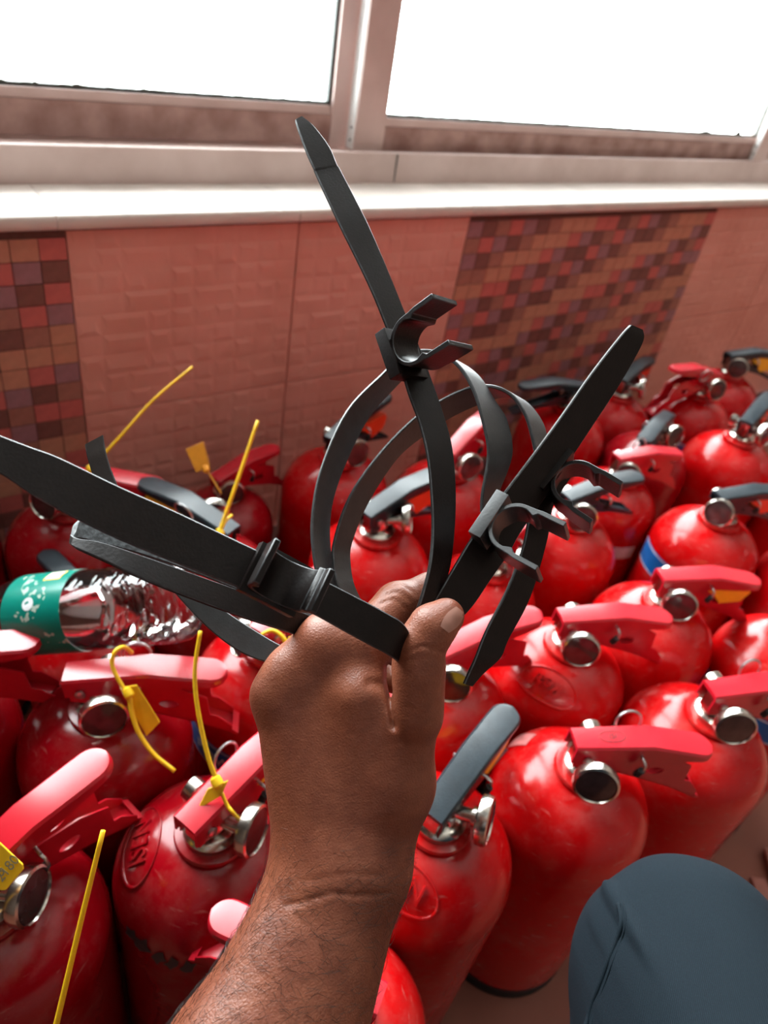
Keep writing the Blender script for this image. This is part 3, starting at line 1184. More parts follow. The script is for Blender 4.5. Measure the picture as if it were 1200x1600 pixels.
# ------------------------------------------------------------------ the person: left arm and hand, trouser leg, trunk behind the camera
def cones(P, lst):
    f = None
    for a, b, ra, rb, k in lst:
        g = sd_cone(P, a, b, ra, rb)
        f = g if f is None else smin(f, g, k)
    return f


ELB = cc(215, 2140, .262)
SHO = np.array((-.17, .27, -.16), np.float32)
W1, W2 = cc(497, 1372, .363), cc(561, 1392, .366)
E1, E2 = cc(352, 1690, .318), cc(440, 1735, .322)
ARM = [
    (ELB, E1, .041, .0285, .02), (ELB, E2, .041, .0285, .02),
    (E1, W1, .0285, .0205, .02), (E2, W2, .0285, .0195, .02),
    ((E1 + E2) / 2, (W1 + W2) / 2, .031, .020, .02),
]
MC = {'l': cc(437, 1087, .375), 'r': cc(464, 1053, .377), 'm': cc(514, 1008, .377), 'i': cc(566, 1010, .377)}
PALM = [
    (cc(490, 1350, .364), MC['l'], .0185, .0128, .012),
    (cc(510, 1345, .364), MC['r'], .0185, .0128, .010),
    (cc(535, 1345, .364), MC['m'], .0190, .0142, .010),
    (cc(560, 1350, .366), MC['i'], .0190, .0142, .010),
    (MC['l'], MC['r'], .0130, .0130, .010), (MC['r'], MC['m'], .0132, .0140, .010), (MC['m'], MC['i'], .0142, .0140, .010),
    (cc(520, 1300, .385), cc(520, 1110, .398), .0200, .0190, .014),
    (cc(585, 1230, .370), cc(565, 1088, .3635), .0165, .0136, .010),
    (cc(585, 1330, .370), cc(622, 1225, .368), .0190, .0165, .014),
    (cc(622, 1225, .368), cc(648, 1112, .356), .0160, .0122, .012),
]
THUMB = [
    (cc(648, 1112, .356), cc(655, 1012, .350), .0124, .0112, .006),
    (cc(655, 1012, .350), cc(676, 980, .350), .0113, .0108, .005),
    (cc(676, 980, .350), cc(697, 963, .352), .0108, .0088, .004),
    (cc(655, 1050, .351), cc(650, 1120, .357), .0118, .0122, .006),
]
INDEX = [
    (MC['i'], cc(622, 944, .388), .0138, .0120, .006),
    (cc(620, 946, .390), cc(672, 925, .398), .0112, .0102, .004),
    (cc(672, 925, .398), cc(712, 930, .402), .0098, .0084, .004),
]
OTHERS = [
    [(MC['m'], cc(548, 992, .415), .0125, .0112, .005), (cc(548, 992, .415), cc(600, 1020, .428), .0108, .0095, .003),
     (cc(600, 1020, .428), cc(618, 1062, .412), .0092, .0080, .003)],
    [(MC['r'], cc(484, 1034, .417), .0118, .0106, .005), (cc(484, 1034, .417), cc(545, 1062, .430), .0102, .0092, .003),
     (cc(545, 1062, .430), cc(575, 1100, .414), .0090, .0078, .003)],
    [(MC['l'], cc(456, 1078, .410), .0112, .0098, .005), (cc(456, 1078, .410), cc(505, 1112, .422), .0095, .0084, .003),
     (cc(505, 1112, .422), cc(530, 1140, .408), .0082, .0072, .003)],
]
# skin folds: (points, depth of the fold, half width)
FOLDS = [
    ([cc(450, 1402, .342), cc(520, 1386, .341), (cc(606, 1396, .345))], .0007, .0010),
    ([cc(470, 1372, .342), cc(540, 1362, .341), (cc(600, 1366, .345))], .0003, .0010),
    ([cc(634, 1020, .34), cc(660, 1008, .339), cc(692, 1020, .341)], .0006, .0008),
    ([cc(636, 1032, .34), cc(662, 1022, .339), cc(690, 1034, .341)], .0004, .0008),
    ([cc(600, 930, .38), cc(622, 924, .38), cc(640, 938, .38)], .0006, .0009),
    ([cc(594, 942, .38), cc(616, 934, .38), cc(634, 950, .38)], .0006, .0009),
    ([cc(606, 918, .38), cc(628, 914, .38), cc(648, 928, .38)], .0004, .0009),
    ([cc(605, 1046, .362), cc(610, 1090, .362), cc(616, 1124, .362)], .0026, .0017),
    ([cc(578, 1060, .365), cc(598, 1062, .368), cc(608, 1068, .372)], .0010, .0022),
]


def seg2(P, a, b):
    ba = (b - a)[:2]
    h = np.clip(((P[..., :2] - a[:2]) @ ba) / (ba @ ba), 0, 1)
    q = P[..., :2] - a[:2] - h[..., None] * ba
    return np.sqrt((q * q).sum(-1))


def F_arm(P):
    f = cones(P, ARM)
    f = smin(f, cones(P, PALM), .016)
    f = smin(f, cones(P, INDEX), .006)
    for o in OTHERS:
        f = smin(f, cones(P, o), .0045)
    f = smin(f, cones(P, THUMB), .0030)
    # ulna head on the little finger side of the wrist
    f = smin(f, sd_cone(P, cc(452, 1428, .357), cc(462, 1440, .356), .0105, .0105), .014)
    near = P[..., 2] < .40
    for pts, dep, wd in FOLDS:
        g = np.minimum(seg2(P, pts[0], pts[1]), seg2(P, pts[1], pts[2]))
        f = f + np.where(near, dep * np.exp(-(g / wd) ** 2), 0)
    return f


def F_upper(P):
    f = cones(P, ARM[:2])
    f = smin(f, sd_cone(P, ELB, SHO, .043, .052), .03)
    # trunk, neck and head, inside the shirt
    neck = np.array((.0, -.03, -.36), np.float32)
    hip = np.array((.02, .62, -.33), np.float32)
    chest = np.array((.0, .22, -.36), np.float32)
    f = smin(f, sd_cone(P, chest, hip, .125, .125), .05)
    f = smin(f, sd_cone(P, SHO, np.array((.2, .24, -.2), np.float32), .05, .05), .06)
    f = smin(f, sd_cone(P, chest, neck, .07, .055), .05)
    f = smin(f, sd_cone(P, neck, np.array((.0, -.16, -.30), np.float32), .06, .085), .03)
    f = smin(f, sd_cone(P, np.array((.0, -.10, -.25), np.float32), np.array((.0, -.08, -.24), np.float32), .052, .045), .03)
    f = smin(f, sd_cone(P, np.array((.0, -.135, -.215), np.float32), np.array((.0, -.115, -.195), np.float32), .012, .014), .012)
    return f


person, hv, hgrad = sdf_object('person', F_arm, (-.125, .02, .285), (.046, .262, .452), .0014, M['skin'])
tag(person, 'crouching person holding black straps in the left fist, in blue grey trousers', 'person')
up, uv, _ = sdf_object('upper', F_upper, (-.36, -.28, -.56), (.36, .78, .33), .012, M['skin'])
bm = bmesh.new()
bm.from_mesh(person.data); bm.from_mesh(up.data)
bm.to_mesh(person.data); bm.free()
person.data.polygons.foreach_set('use_smooth', [True] * len(person.data.polygons))
bpy.data.objects.remove(up)


def march(F, u, v, d0, d1, n=1500):
    d = np.linspace(d0, d1, n, dtype=np.float32)
    P = np.stack([(u - 600) / FPX * d, (v - 800) / FPX * d, d], -1)
    f = F(P)
    i = np.argmax(f < 0)
    return P[i] if f[i] < 0 else None


def to_world(p):
    return cam_to_world(tuple(float(q) for q in p))


# thumb nail: a small curved plate let into the end of the thumb
def nail(cu, cv, ax, ay, w_px, l_px):
    bm = bmesh.new()
    G = []
    n = 8
    for j in range(n + 1):
        row = []
        for i in range(n + 1):
            a, b = i / n * 2 - 1, j / n * 2 - 1
            q = 1 - .18 * max(0, abs(b) - .3)
            ra = a * math.sqrt(max(0, 1 - .45 * b * b)) * q
            u = cu + ax[0] * b * l_px + ay[0] * ra * w_px
            v = cv + ax[1] * b * l_px + ay[1] * ra * w_px
            p = march(F_arm, u, v, .32, .39)
            row.append(None if p is None else bm.verts.new(to_world(p - np.array((0, 0, .0005), np.float32))))
        G.append(row)
    for j in range(n):
        for i in range(n):
            q = [G[j][i], G[j][i + 1], G[j + 1][i + 1], G[j + 1][i]]
            if None not in q: bm.faces.new(q)
    return obj('thumb_nail', bm, M['nail'], person, smooth='all')


nail(707, 968, (.62, -.78), (.78, .62), 13, 20)

# hair on the forearm and wrist
cand = hv[(hv[:, 1] / hv[:, 2] * FPX + 800 > 1290)]
gr = hgrad(cand)
ok = gr[:, 2] < .35
cand, gr = cand[ok], gr[ok]
pick = np.random.choice(len(cand), 2400, replace=False)
axis = (W1 + W2 - E1 - E2); axis = axis / np.linalg.norm(axis)
bm = bmesh.new()
for i in pick:
    p, g = cand[i], gr[i]
    u, v = p[0] / p[2] * FPX + 600, p[1] / p[2] * FPX + 800
    mid = 528 + (1385 - v) * -.45 if v > 1385 else 528
    side = (u - (600 - (v - 1200) * .38 - 0)) if v > 1385 else 0
    dens = np.clip((v - 1290) / 140, .05, 1) * np.clip(1.15 - (u - (470 - (v - 1385) * .75)) / 230, .12, 1)
    if random.random() > dens: continue
    L = random.uniform(.004, .0105)
    tdir = axis * random.uniform(-.2, .6) + np.array((random.uniform(.1, .9), random.uniform(-.2, .7), 0))
    tdir = tdir - g * (tdir @ g); tdir /= np.linalg.norm(tdir) + 1e-9
    curl = np.cross(g, tdir) * random.uniform(-.5, .5)
    pts = [to_world(p + tdir * L * t + curl * L * t * t + g * (.0002 + .0012 * math.sin(t * 2.4))) for t in (0, .3, .65, 1)]
    add_tube(bm, pts, lambda t: .000085 * (1 - .7 * t), 3)
tag(obj('arm_hair', bm, M['hair'], person), kind='stuff')

# trouser leg: thigh, knee and shin down to the floor
KNEE = cc(1076, 1514, .462)
HIPJ = np.array((.10, .50, -.13), np.float32)


def world_to_cam(p):
    p = np.array(p, float) - np.array(CAM)
    return (p[0] * np.array(AX) + p[1] * np.array(AY) + p[2] * np.array(AZ)).astype(np.float32)


kw = to_world(KNEE)
ANK = world_to_cam((kw.x - .09, kw.y - .12, .07))
TOE = world_to_cam((kw.x - .01, kw.y - .03, .045))


KNEE2 = world_to_cam((-.27, -.02, .46))
ANK2 = world_to_cam((-.24, -.12, .07))
TOE2 = world_to_cam((-.22, .05, .045))


def F_leg0(P):
    f = sd_cone(P, KNEE, HIPJ, .0655, .106)
    f = smin(f, sd_cone(P, cc(1068, 1566, .455), HIPJ, .0715, .106), .012)
    f = np.minimum(f, sd_cone(P, KNEE2, HIPJ + np.array((-.14, 0, -.05), np.float32), .078, .105))
    f = smin(f, sd_cone(P, KNEE2, ANK2, .072, .062), .03)
    return smin(f, sd_cone(P, KNEE + np.array((0, .02, .004), np.float32), ANK, .060, .056), .012)


def on_leg(pts):
    q = [march(F_leg0, u, v, .3, .7) for u, v in pts]
    return [p for p in q if p is not None]


LEG_FOLDS = [
    (on_leg([(952, 1432), (936, 1474), (908, 1538), (886, 1600), (870, 1660)]), .0050, .0050),
    (on_leg([(925, 1478), (900, 1530), (878, 1590), (866, 1640)]), .0030, .0030),
    (on_leg([(966, 1412), (970, 1440), (948, 1500), (918, 1590), (898, 1660)]), -.0026, .0036),
]


def F_leg(P):
    f = F_leg0(P)
    near = (P[..., 2] > .34) & (P[..., 1] < .33)
    for pts, dep, wd in LEG_FOLDS:
        g = None
        for a, b in zip(pts, pts[1:]):
            e = seg2(P, a, b)
            g = e if g is None else np.minimum(g, e)
        if g is not None: f = f + np.where(near, dep * np.exp(-(g / wd) ** 2), 0)
    q = P @ np.array((14., -9., 5.), np.float32)
    f = f + .0009 * np.sin(q * 3.1 + 2 * np.sin(P[..., 0] * 40))
    return f


leg, lv_, _ = sdf_object('trousers', F_leg, (-.42, .12, -.30), (.36, .86, .80), .009, M['denim'], None)
leg2, lv2, lgrad = sdf_object('trousers', F_leg, (.08, .17, .26), (.36, .44, .60), .0024, M['denim'], None)
# keep the fine surface where the photograph sees the knee, the coarse one elsewhere
bm = bmesh.new(); bm.from_mesh(leg.data)
kill = []
fine_lo, fine_hi = (.085, .175, .265), (.352, .435, .592)
for fa in bm.faces:
    c = fa.calc_center_median() - CAM
    q = (c.x * AX + c.y * AY + c.z * AZ)
    if all(fine_lo[i] < q[i] < fine_hi[i] for i in range(3)): kill.append(fa)
bmesh.ops.delete(bm, geom=kill, context='FACES')
bm.from_mesh(leg2.data)
bm.to_mesh(leg.data); bm.free()
leg.data.polygons.foreach_set('use_smooth', [True] * len(leg.data.polygons))
bpy.data.objects.remove(leg2)
leg.parent = person
# stitched side seam: a raised welt and the two lines of thread beside it
for off, rad, nm, lift in ((0, .0017, 'side_seam', .0002), (7, .0006, 'seam_stitching', .0002)):
    pts = []
    for u, v in ((966, 1412), (971, 1438), (963, 1470), (949, 1505), (935, 1545), (919, 1590), (898, 1660)):
        p = march(F_leg, u + off, v, .3, .7)
        if p is not None: pts.append(to_world(p - np.array((0, 0, lift), np.float32)))
    obj(nm, tube(smooth_path(pts, 5), rad, 6), M['denim'], leg, smooth='all')
# shoe on that foot, shirt round the trunk
sh = sdf_object('shoe', lambda P: smin(sd_cone(P, ANK, TOE, .045, .038), sd_cone(P, ANK, world_to_cam((kw.x - .13, kw.y - .16, .045)), .045, .038), .02),
                ANK - .16, ANK + .19, .012, M['rubber'], person)[0]


def F_shirt(P):
    f = F_upper(P) - .010
    f = smax(f, -(P[..., 1] + .005), .01)                    # neckline
    cut = (P - (SHO * .35 + ELB * .65)) @ ((SHO - ELB) / np.linalg.norm(SHO - ELB))
    arm = sd_cone(P, ELB, SHO, .07, .075)
    return np.where(arm < .03, smax(f, -cut, .005), f)


sdf_object('shirt', F_shirt, (-.36, -.1, -.58), (.36, .80, .2), .012, mat('grey_shirt_cloth', (0.12, 0.12, 0.13), 0.9, noise=0.2), person)

# ------------------------------------------------------------------ black straps with hose clips


M['strap_edge'] = mat('worn_plastic_edge', (0.06, 0.065, 0.07), 0.45, noise=0.6, nscale=300)  # wear along the bands; on clip rims the light is painted in


def ribbon(stations, name, m, parent, thick=.0021, sub=6):
    """stations: pixel and distance of the two edges of the band"""
    A = smooth_path([at(s[0], s[1], s[4]) for s in stations], sub)
    B_ = smooth_path([at(s[2], s[3], s[5]) for s in stations], sub)
    n = len(A)
    bm = bmesh.new()
    rows = []
    prev = None
    for i in range(n):
        c = (A[i] + B_[i]) / 2
        t = ((A[min(i + 1, n - 1)] + B_[min(i + 1, n - 1)]) - (A[max(i - 1, 0)] + B_[max(i - 1, 0)])).normalized()
        wv = (B_[i] - A[i])
        nn = t.cross(wv).normalized()
        if prev is not None and nn.dot(prev) < 0: nn = -nn
        prev = nn
        h = thick / 2
        wd = wv.length
        wu = wv.normalized()
        e = min(.0005, wd * .2)
        rows.append([bm.verts.new(q) for q in (
            A[i] + nn * (h - e), A[i] + wu * e + nn * h, B_[i] - wu * e + nn * h, B_[i] + nn * (h - e),
            B_[i] - nn * (h - e), B_[i] - wu * e - nn * h, A[i] + wu * e - nn * h, A[i] - nn * (h - e))])
    for a, b in zip(rows, rows[1:]):
        for k in range(8):
            fa = bm.faces.new((a[k], a[(k + 1) % 8], b[(k + 1) % 8], b[k]))
            fa.material_index = 1 if k in (0, 2, 4, 6) else 0
    bm.faces.new(rows[0][::-1]); bm.faces.new(rows[-1])
    o = obj(name, bm, m, parent, smooth=True)
    o.data.materials.append(M['strap_edge'])
    return o


def hose_clip(O, tpix, nvec, m, parent, width=.0185, Ri=.0112, arm=.021, flip=1, block=True, tilt=0.0):
    """an open C for the hose: box that rides on the band, half round cradle, two straight arms"""
    o = at(*O)
    p0, p1 = at(*tpix[0]), at(*tpix[1])
    t = (p1 - p0).normalized()
    nv = (cam_to_world(nvec) - CAM)
    nv = (nv - t * nv.dot(t)).normalized()
    wv = t.cross(nv)
    T = Matrix((( t.x, wv.x, nv.x, o.x), (t.y, wv.y, nv.y, o.y), (t.z, wv.z, nv.z, o.z), (0, 0, 0, 1)))
    Ro = Ri + .0023
    c0 = Ro + .0012
    # outline in (t, n): outside from the tip of one arm round to the other, then back inside
    out, inn = [], []
    K = 18
    for k in range(K + 1):
        a = math.pi + math.pi * k / K
        out.append((Ro * math.cos(a), c0 + Ro * math.sin(a)))
        inn.append((Ri * math.cos(a), c0 + Ri * math.sin(a)))
    out = [(-Ro - .001, c0 + arm), (-Ro - .0008, c0 + .008), (-Ro - .0002, c0 + .004)] + out + [(Ro + .0002, c0 + .004), (Ro + .0008, c0 + .008), (Ro + .001, c0 + arm)]
    inn = [(-Ri - .0004, c0 + arm), (-Ri - .0004, c0 + .0065), (-Ri + .0016, c0 + .0045)] + inn + [(Ri - .0016, c0 + .0045), (Ri + .0004, c0 + .0065), (Ri + .0004, c0 + arm)]
    bm = bmesh.new()
    hw = width / 2

    def ring(pts, y): return [bm.verts.new((a, y, b)) for a, b in pts]
    o1, o2, i1, i2 = ring(out, -hw), ring(out, hw), ring(inn, -hw), ring(inn, hw)
    n = len(out)
    for k in range(n - 1):
        bm.faces.new((o1[k], o1[k + 1], o2[k + 1], o2[k]))
        bm.faces.new((i1[k], i2[k], i2[k + 1], i1[k + 1]))
        bm.faces.new((o1[k], i1[k], i1[k + 1], o1[k + 1]))
        bm.faces.new((o2[k], o2[k + 1], i2[k + 1], i2[k]))
    for k in (0, n - 1):
        bm.faces.new((o1[k], o2[k], i2[k], i1[k]))
    bmesh.ops.recalc_face_normals(bm, faces=bm.faces)
    r = bmesh.ops.bevel(bm, geom=[e for e in bm.edges if e.calc_face_angle(0) > .6], offset=.0004, segments=1, affect='EDGES')
    for fa in r['faces']: fa.material_index = 1  # paler bevels paint the light along the clip rim
    bm.transform(T)
    c = obj('hose_clip', bm, m, parent, smooth=True)
    c.data.materials.append(M['strap_edge'])
    if block:
        b = box((-.0135, -hw - .0018, -.0042), (.0135, hw + .0018, .0032), .0006)
        b.transform(T)
        obj('buckle', b, m, c, smooth=True)
    return c


def strap_root(label, o):
    t = tag(empty('clamp_strap', o), label, 'strap', 'black clamp straps held in the fist')
    return t


def own(t):
    """keep the world position of parts that were built in world space"""
    for c in t.children:
        c.matrix_parent_inverse = Matrix.Translation(-t.location)


NEAR = .0
# 1 upright strap
s1 = strap_root('upright black strap whose tongue reaches highest, toward the window', at(655, 600, .39))
ribbon([(461, 189, 472, 183, .417, .419), (466, 205, 489, 197, .415, .419), (479, 240, 514, 230, .412, .418), (490, 264, 526, 258, .410, .417), (492, 270, 530, 264, .41, .417),
        (508, 305, 547, 297, .407, .415), (535, 362, 573, 348, .403, .411), (560, 412, 594, 396, .400, .409),
        (583, 461, 613, 442, .397, .407), (602, 508, 633, 492, .395, .405), (622, 560, 656, 547, .393, .404), (637, 612, 676, 601, .390, .401),
        (655, 662, 693, 651, .386, .397), (667, 712, 706, 702, .381, .392), (673, 770, 711, 765, .376, .387), (675, 830, 709, 831, .371, .382),
        (671, 880, 701, 890, .366, .377), (660, 925, 686, 935, .363, .372), (647, 965, 669, 972, .362, .370), (636, 1002, 656, 1008, .364, .371),
        (630, 1035, 645, 1040, .372, .378)], 'band', M['strap'], s1)
hose_clip((629, 556, .392), ((612, 500, .398), (648, 606, .390)), (.66, -.33, -.58), M['strap'], s1, width=.0215)
own(s1)

# 2 right strap: long tongue, clip, doubled band into the fist, large loop
s2 = strap_root('black strap with long tongue pointing up right and large outer loop', at(780, 820, .38))
ribbon([(984, 508, 1003, 516, .396, .402), (972, 521, 1004, 533, .394, .402), (944, 556, 984, 572, .392, .402), (917, 592, 960, 612, .390, .401),
        (880, 645, 921, 671, .388, .399), (840, 700, 880, 733, .385, .397), (800, 753, 838, 795, .382, .394), (768, 796, 812, 832, .380, .391),
        (738, 838, 792, 868, .377, .387), (710, 884, 764, 908, .373, .383), (686, 925, 735, 950, .370, .379), (664, 962, 700, 985, .368, .377),
        (640, 1000, 672, 1020, .370, .378)], 'tongue', M['strap'], s2)
ribbon([(752, 800, 772, 806, .396, .408), (753, 772, 774, 780, .397, .410), (762, 707, 799, 713, .398, .411), (751, 649, 792, 660, .401, .414), (738, 607, 774, 630, .404, .417),
        (717, 573, 748, 590, .408, .421), (690, 553, 716, 568, .412, .425), (655, 548, 680, 563, .414, .427), (622, 562, 645, 580, .414, .427), (597, 584, 614, 608, .412, .425),
        (541, 643, 571, 660, .408, .421), (501, 733, 530, 748, .404, .417), (487, 810, 515, 812, .400, .413), (490, 873, 518, 877, .396, .409),
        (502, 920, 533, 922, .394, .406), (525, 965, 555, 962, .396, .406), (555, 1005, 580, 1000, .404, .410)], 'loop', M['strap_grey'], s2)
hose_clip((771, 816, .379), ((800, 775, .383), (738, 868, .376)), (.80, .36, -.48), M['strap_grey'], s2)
own(s2)

# 3 lower right strap: tongue hangs down, small loop behind
s3 = strap_root('black strap with tongue hanging down right beside the thumb', at(860, 760, .40))
ribbon([(866, 722, 898, 735, .402, .412), (842, 760, 876, 768, .400, .410), (829, 790, 862, 795, .398, .408), (817, 853, 854, 843, .394, .404), (792, 920, 828, 932, .389, .399), (759, 985, 794, 998, .384, .393),
        (742, 1028, 782, 1026, .381, .390), (732, 1050, 756, 1050, .380, .387), (724, 1068, 737, 1072, .379, .383)], 'tongue', M['strap'], s3)
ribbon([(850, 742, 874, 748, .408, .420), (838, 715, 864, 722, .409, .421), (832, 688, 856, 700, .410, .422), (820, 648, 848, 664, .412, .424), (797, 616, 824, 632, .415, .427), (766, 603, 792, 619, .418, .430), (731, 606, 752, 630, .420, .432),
        (690, 624, 704, 652, .421, .433), (647, 653, 664, 679, .420, .432), (594, 707, 620, 716, .416, .428), (547, 773, 575, 785, .411, .423), (522, 843, 549, 848, .406, .418),
        (520, 880, 547, 883, .403, .414), (528, 918, 554, 918, .400, .410), (548, 960, 574, 955, .402, .411), (575, 1000, 598, 994, .408, .414)], 'loop', M['strap_grey'], s3)
hose_clip((866, 742, .402), ((895, 700, .405), (838, 770, .401)), (.66, .45, -.34), M['strap'], s3, arm=.019)
own(s3)

# 4 left strap: broad tongue leaving the picture, clip on top, end curled at the thumb
s4 = strap_root('broad black strap crossing the knuckles and leaving at the left edge', at(430, 900, .325))
ribbon([(-90, 645, -95, 706, .285, .281), (-40, 663, -45, 722, .288, .284), (0, 681, 0, 740, .291, .287), (50, 700, 45, 770, .294, .289), (95, 717, 85, 793, .297, .291), (187, 761, 165, 834, .302, .296), (277, 801, 255, 872, .308, .302),
        (386, 853, 367, 916, .316, .310), (440, 878, 420, 938, .321, .315), (497, 903, 477, 954, .326, .321), (563, 936, 540, 988, .331, .327), (604, 958, 575, 1007, .334, .330), (627, 972, 600, 1020, .338, .334),
        (639, 990, 616, 1030, .344, .340), (640, 1004, 622, 1036, .351, .348), (634, 1010, 618, 1038, .358, .356)], 'band', M['strap'], s4)
hose_clip((432, 906, .317), ((400, 888, .314), (470, 925, .321)), (.12, -.30, -.95), M['strap'], s4, width=.0195, arm=.012)
own(s4)

# 5 strap without clip in view: folded flat to the left, end with painted sheen curling up behind
s5 = strap_root('folded black strap with grey curled end, lowest on the left', at(300, 900, .34))
ribbon([(133, 695, 161, 680, .372, .374), (137, 716, 166, 708, .372, .374), (146, 745, 177, 742, .373, .375), (165, 792, 198, 788, .374, .376), (205, 850, 237, 842, .376, .378), (262, 914, 289, 903, .378, .381),
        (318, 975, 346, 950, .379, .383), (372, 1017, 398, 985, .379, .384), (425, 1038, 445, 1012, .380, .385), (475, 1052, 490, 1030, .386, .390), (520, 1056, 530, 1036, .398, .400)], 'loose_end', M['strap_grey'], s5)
ribbon([(560, 985, 548, 1030, .400, .396), (500, 966, 478, 999, .384, .380), (450, 949, 440, 985, .371, .366), (367, 921, 370, 962, .352, .347), (240, 876, 240, 913, .326, .320), (160, 849, 160, 876, .321, .316), (124, 843, 120, 858, .320, .317),
        (113, 836, 111, 850, .324, .321)],
       'folded_band', M['strap'], s5)
ribbon([(113, 835, 111, 849, .324, .321), (127, 811, 121, 842, .331, .327), (175, 822, 166, 852, .336, .332), (240, 850, 225, 868, .340, .337), (320, 890, 306, 896, .345, .343), (420, 930, 410, 940, .366, .362), (500, 966, 492, 980, .388, .386)],
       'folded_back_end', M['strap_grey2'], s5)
own(s5)

# ------------------------------------------------------------------ clear water bottle lying on the extinguishers
a_, b_ = at(298, 938, .645), at(-140, 978, .735)
b_ = a_ + (b_ - a_).normalized() * .2665
bt = tag(empty('water_bottle', a_), 'clear ribbed plastic water bottle with green label lying on its side, left', 'bottle')
bt.rotation_euler = (b_ - a_).to_track_quat('Z', 'Y').to_euler()
prof = [(.002, .006), (.014, .005), (.022, .001), (.030, .002), (.035, .008), (.0372, .018)]
z = .022
while z < .176:
    prof.append((.0375, z)); z += .0022
prof += [(.0372, .18), (.034, .195), (.027, .212), (.018, .228), (.0132, .238), (.0128, .252)]
bm = lathe(prof, 72, None, False)
for v in bm.verts:
    r = math.hypot(v.co.x, v.co.y); th = math.atan2(v.co.y, v.co.x)
    if .022 < v.co.z < .122:
        q = math.sin(v.co.z * 2 * math.pi / .0135 + 0) * math.cos(th * 9 + v.co.z * 190)
        k = 1 - .035 * max(0, q) - .012 * (math.sin(v.co.z * 2 * math.pi / .027) > .4)
        v.co.x *= k; v.co.y *= k
    elif v.co.z < .02 and r > .012:
        k = 1 + .05 * math.cos(5 * th) * min(1, (.02 - v.co.z) / .02); v.co.x *= k; v.co.y *= k
obj('bottle_wall', bm, M['pet'], bt, smooth='all')
obj('printed_label', lathe([(.0381, .108), (.0383, .11), (.0383, .17), (.0381, .172)], 64, None, False), M['bottle_label'], bt, smooth='all')
obj('label_backing', lathe([(.03785, .1085), (.03785, .1715)], 64, None, False), M['label_back'], bt, smooth='all')
obj('screw_cap', lathe([(.0152, .248), (.0156, .25), (.0156, .264), (.0145, .2665)], 36), M['cap'], bt, smooth=True)
# white patches of the print: a round mark and a small panel with a gold edge
def label_patch(th0, th1, z0, z1, off, m, name, rnd=False):
    bm = bmesh.new()
    n = 14
    if rnd:
        ring = []
        for k in range(20):
            t = 2 * math.pi * k / 20
            th = (th0 + th1) / 2 + (th1 - th0) / 2 * math.cos(t); zz = (z0 + z1) / 2 + (z1 - z0) / 2 * math.sin(t)
            ring.append(bm.verts.new(((.0383 + off) * math.cos(th), (.0383 + off) * math.sin(th), zz)))
        bm.faces.new(ring)
    else:
        A = [[bm.verts.new(((.0383 + off) * math.cos(th0 + (th1 - th0) * k / n), (.0383 + off) * math.sin(th0 + (th1 - th0) * k / n), zz)) for k in range(n + 1)] for zz in (z0, z1)]
        for k in range(n): bm.faces.new((A[0][k], A[0][k + 1], A[1][k + 1], A[1][k]))
    return obj(name, bm, m, bt)
TOPA = [math.atan2(v.y, v.x) for v in [(bt.rotation_euler.to_matrix().inverted() @ Vector((.1, .3, 1)))]][0]
label_patch(TOPA - .28, TOPA + .12, .118, .136, .0002, M['yellow'], 'label_panel_edge')
label_patch(TOPA - .24, TOPA + .08, .1195, .1345, .0004, M['white_print'], 'label_panel')
TOPB = [math.atan2(v.y, v.x) for v in [(bt.rotation_euler.to_matrix().inverted() @ Vector((-.4, -.5, 1)))]][0]
label_patch(TOPB - .16, TOPB + .16, .136, .148, .0002, M['white_print'], 'label_dot', True)

# ------------------------------------------------------------------ yellow pull-tight seals on the extinguishers


def dz(u, v, z):
    """distance in front of the camera at which the line of sight meets height z"""
    r = at(u, v, 1.0) - CAM
    return (z - CAM_H) / r.z


def seal(label, head=None, tail=None, tagq=None, loop=None, d=None, color='yellow', rad=.00125, tagcolor=None, text=None):
    """pixel outlines at distance d (one number, or one per tail point)"""
    hp = at(head[0], head[1], d)
    t = tag(empty('tamper_seal', hp), label, 'seal', 'yellow pull-tight seals on the extinguishers')
    parts = []
    if tail:
        pts = [at(p[0], p[1], d + (p[2] if len(p) > 2 else 0)) for p in tail]
        parts.append(obj('tail', tube(smooth_path(pts, 6), lambda q: rad * (1.12 - .25 * q), 8), M[color], t, smooth='all'))
    bm = bmesh.new()
    fw = (hp - CAM).normalized()
    add_lathe(bm, [(.0022, -.005), (.0042, -.0035), (.0046, 0), (.0042, .003), (.0026, .0045)], 14, frame_to((AZ - fw * .2), hp))
    parts.append(obj('lock_head', bm, M[color], t, smooth=True))
    if tagq:
        q = [at(p[0], p[1], d + (p[2] if len(p) > 2 else 0)) for p in tagq]
        n = (q[1] - q[0]).cross(q[2] - q[0]).normalized() * .0007
        bm = bmesh.new()
        A = [bm.verts.new(p + n) for p in q]; B_ = [bm.verts.new(p - n) for p in q]
        bm.faces.new(A); bm.faces.new(B_[::-1])
        for k in range(len(q)): bm.faces.new((A[k], B_[k], B_[(k + 1) % len(q)], A[(k + 1) % len(q)]))
        bmesh.ops.bevel(bm, geom=[e for e in bm.edges], offset=.0004, segments=1, affect='EDGES')
        parts.append(obj('tag_plate', bm, M[tagcolor or color], t))
    if loop:
        pts = [at(p[0], p[1], d + (p[2] if len(p) > 2 else 0)) for p in loop]
        parts.append(obj('loop', tube(smooth_path(pts, 6), rad * .85, 8), M[tagcolor or color], t, smooth='all'))
    for c in parts: c.matrix_parent_inverse = Matrix.Translation(-hp)
    return t


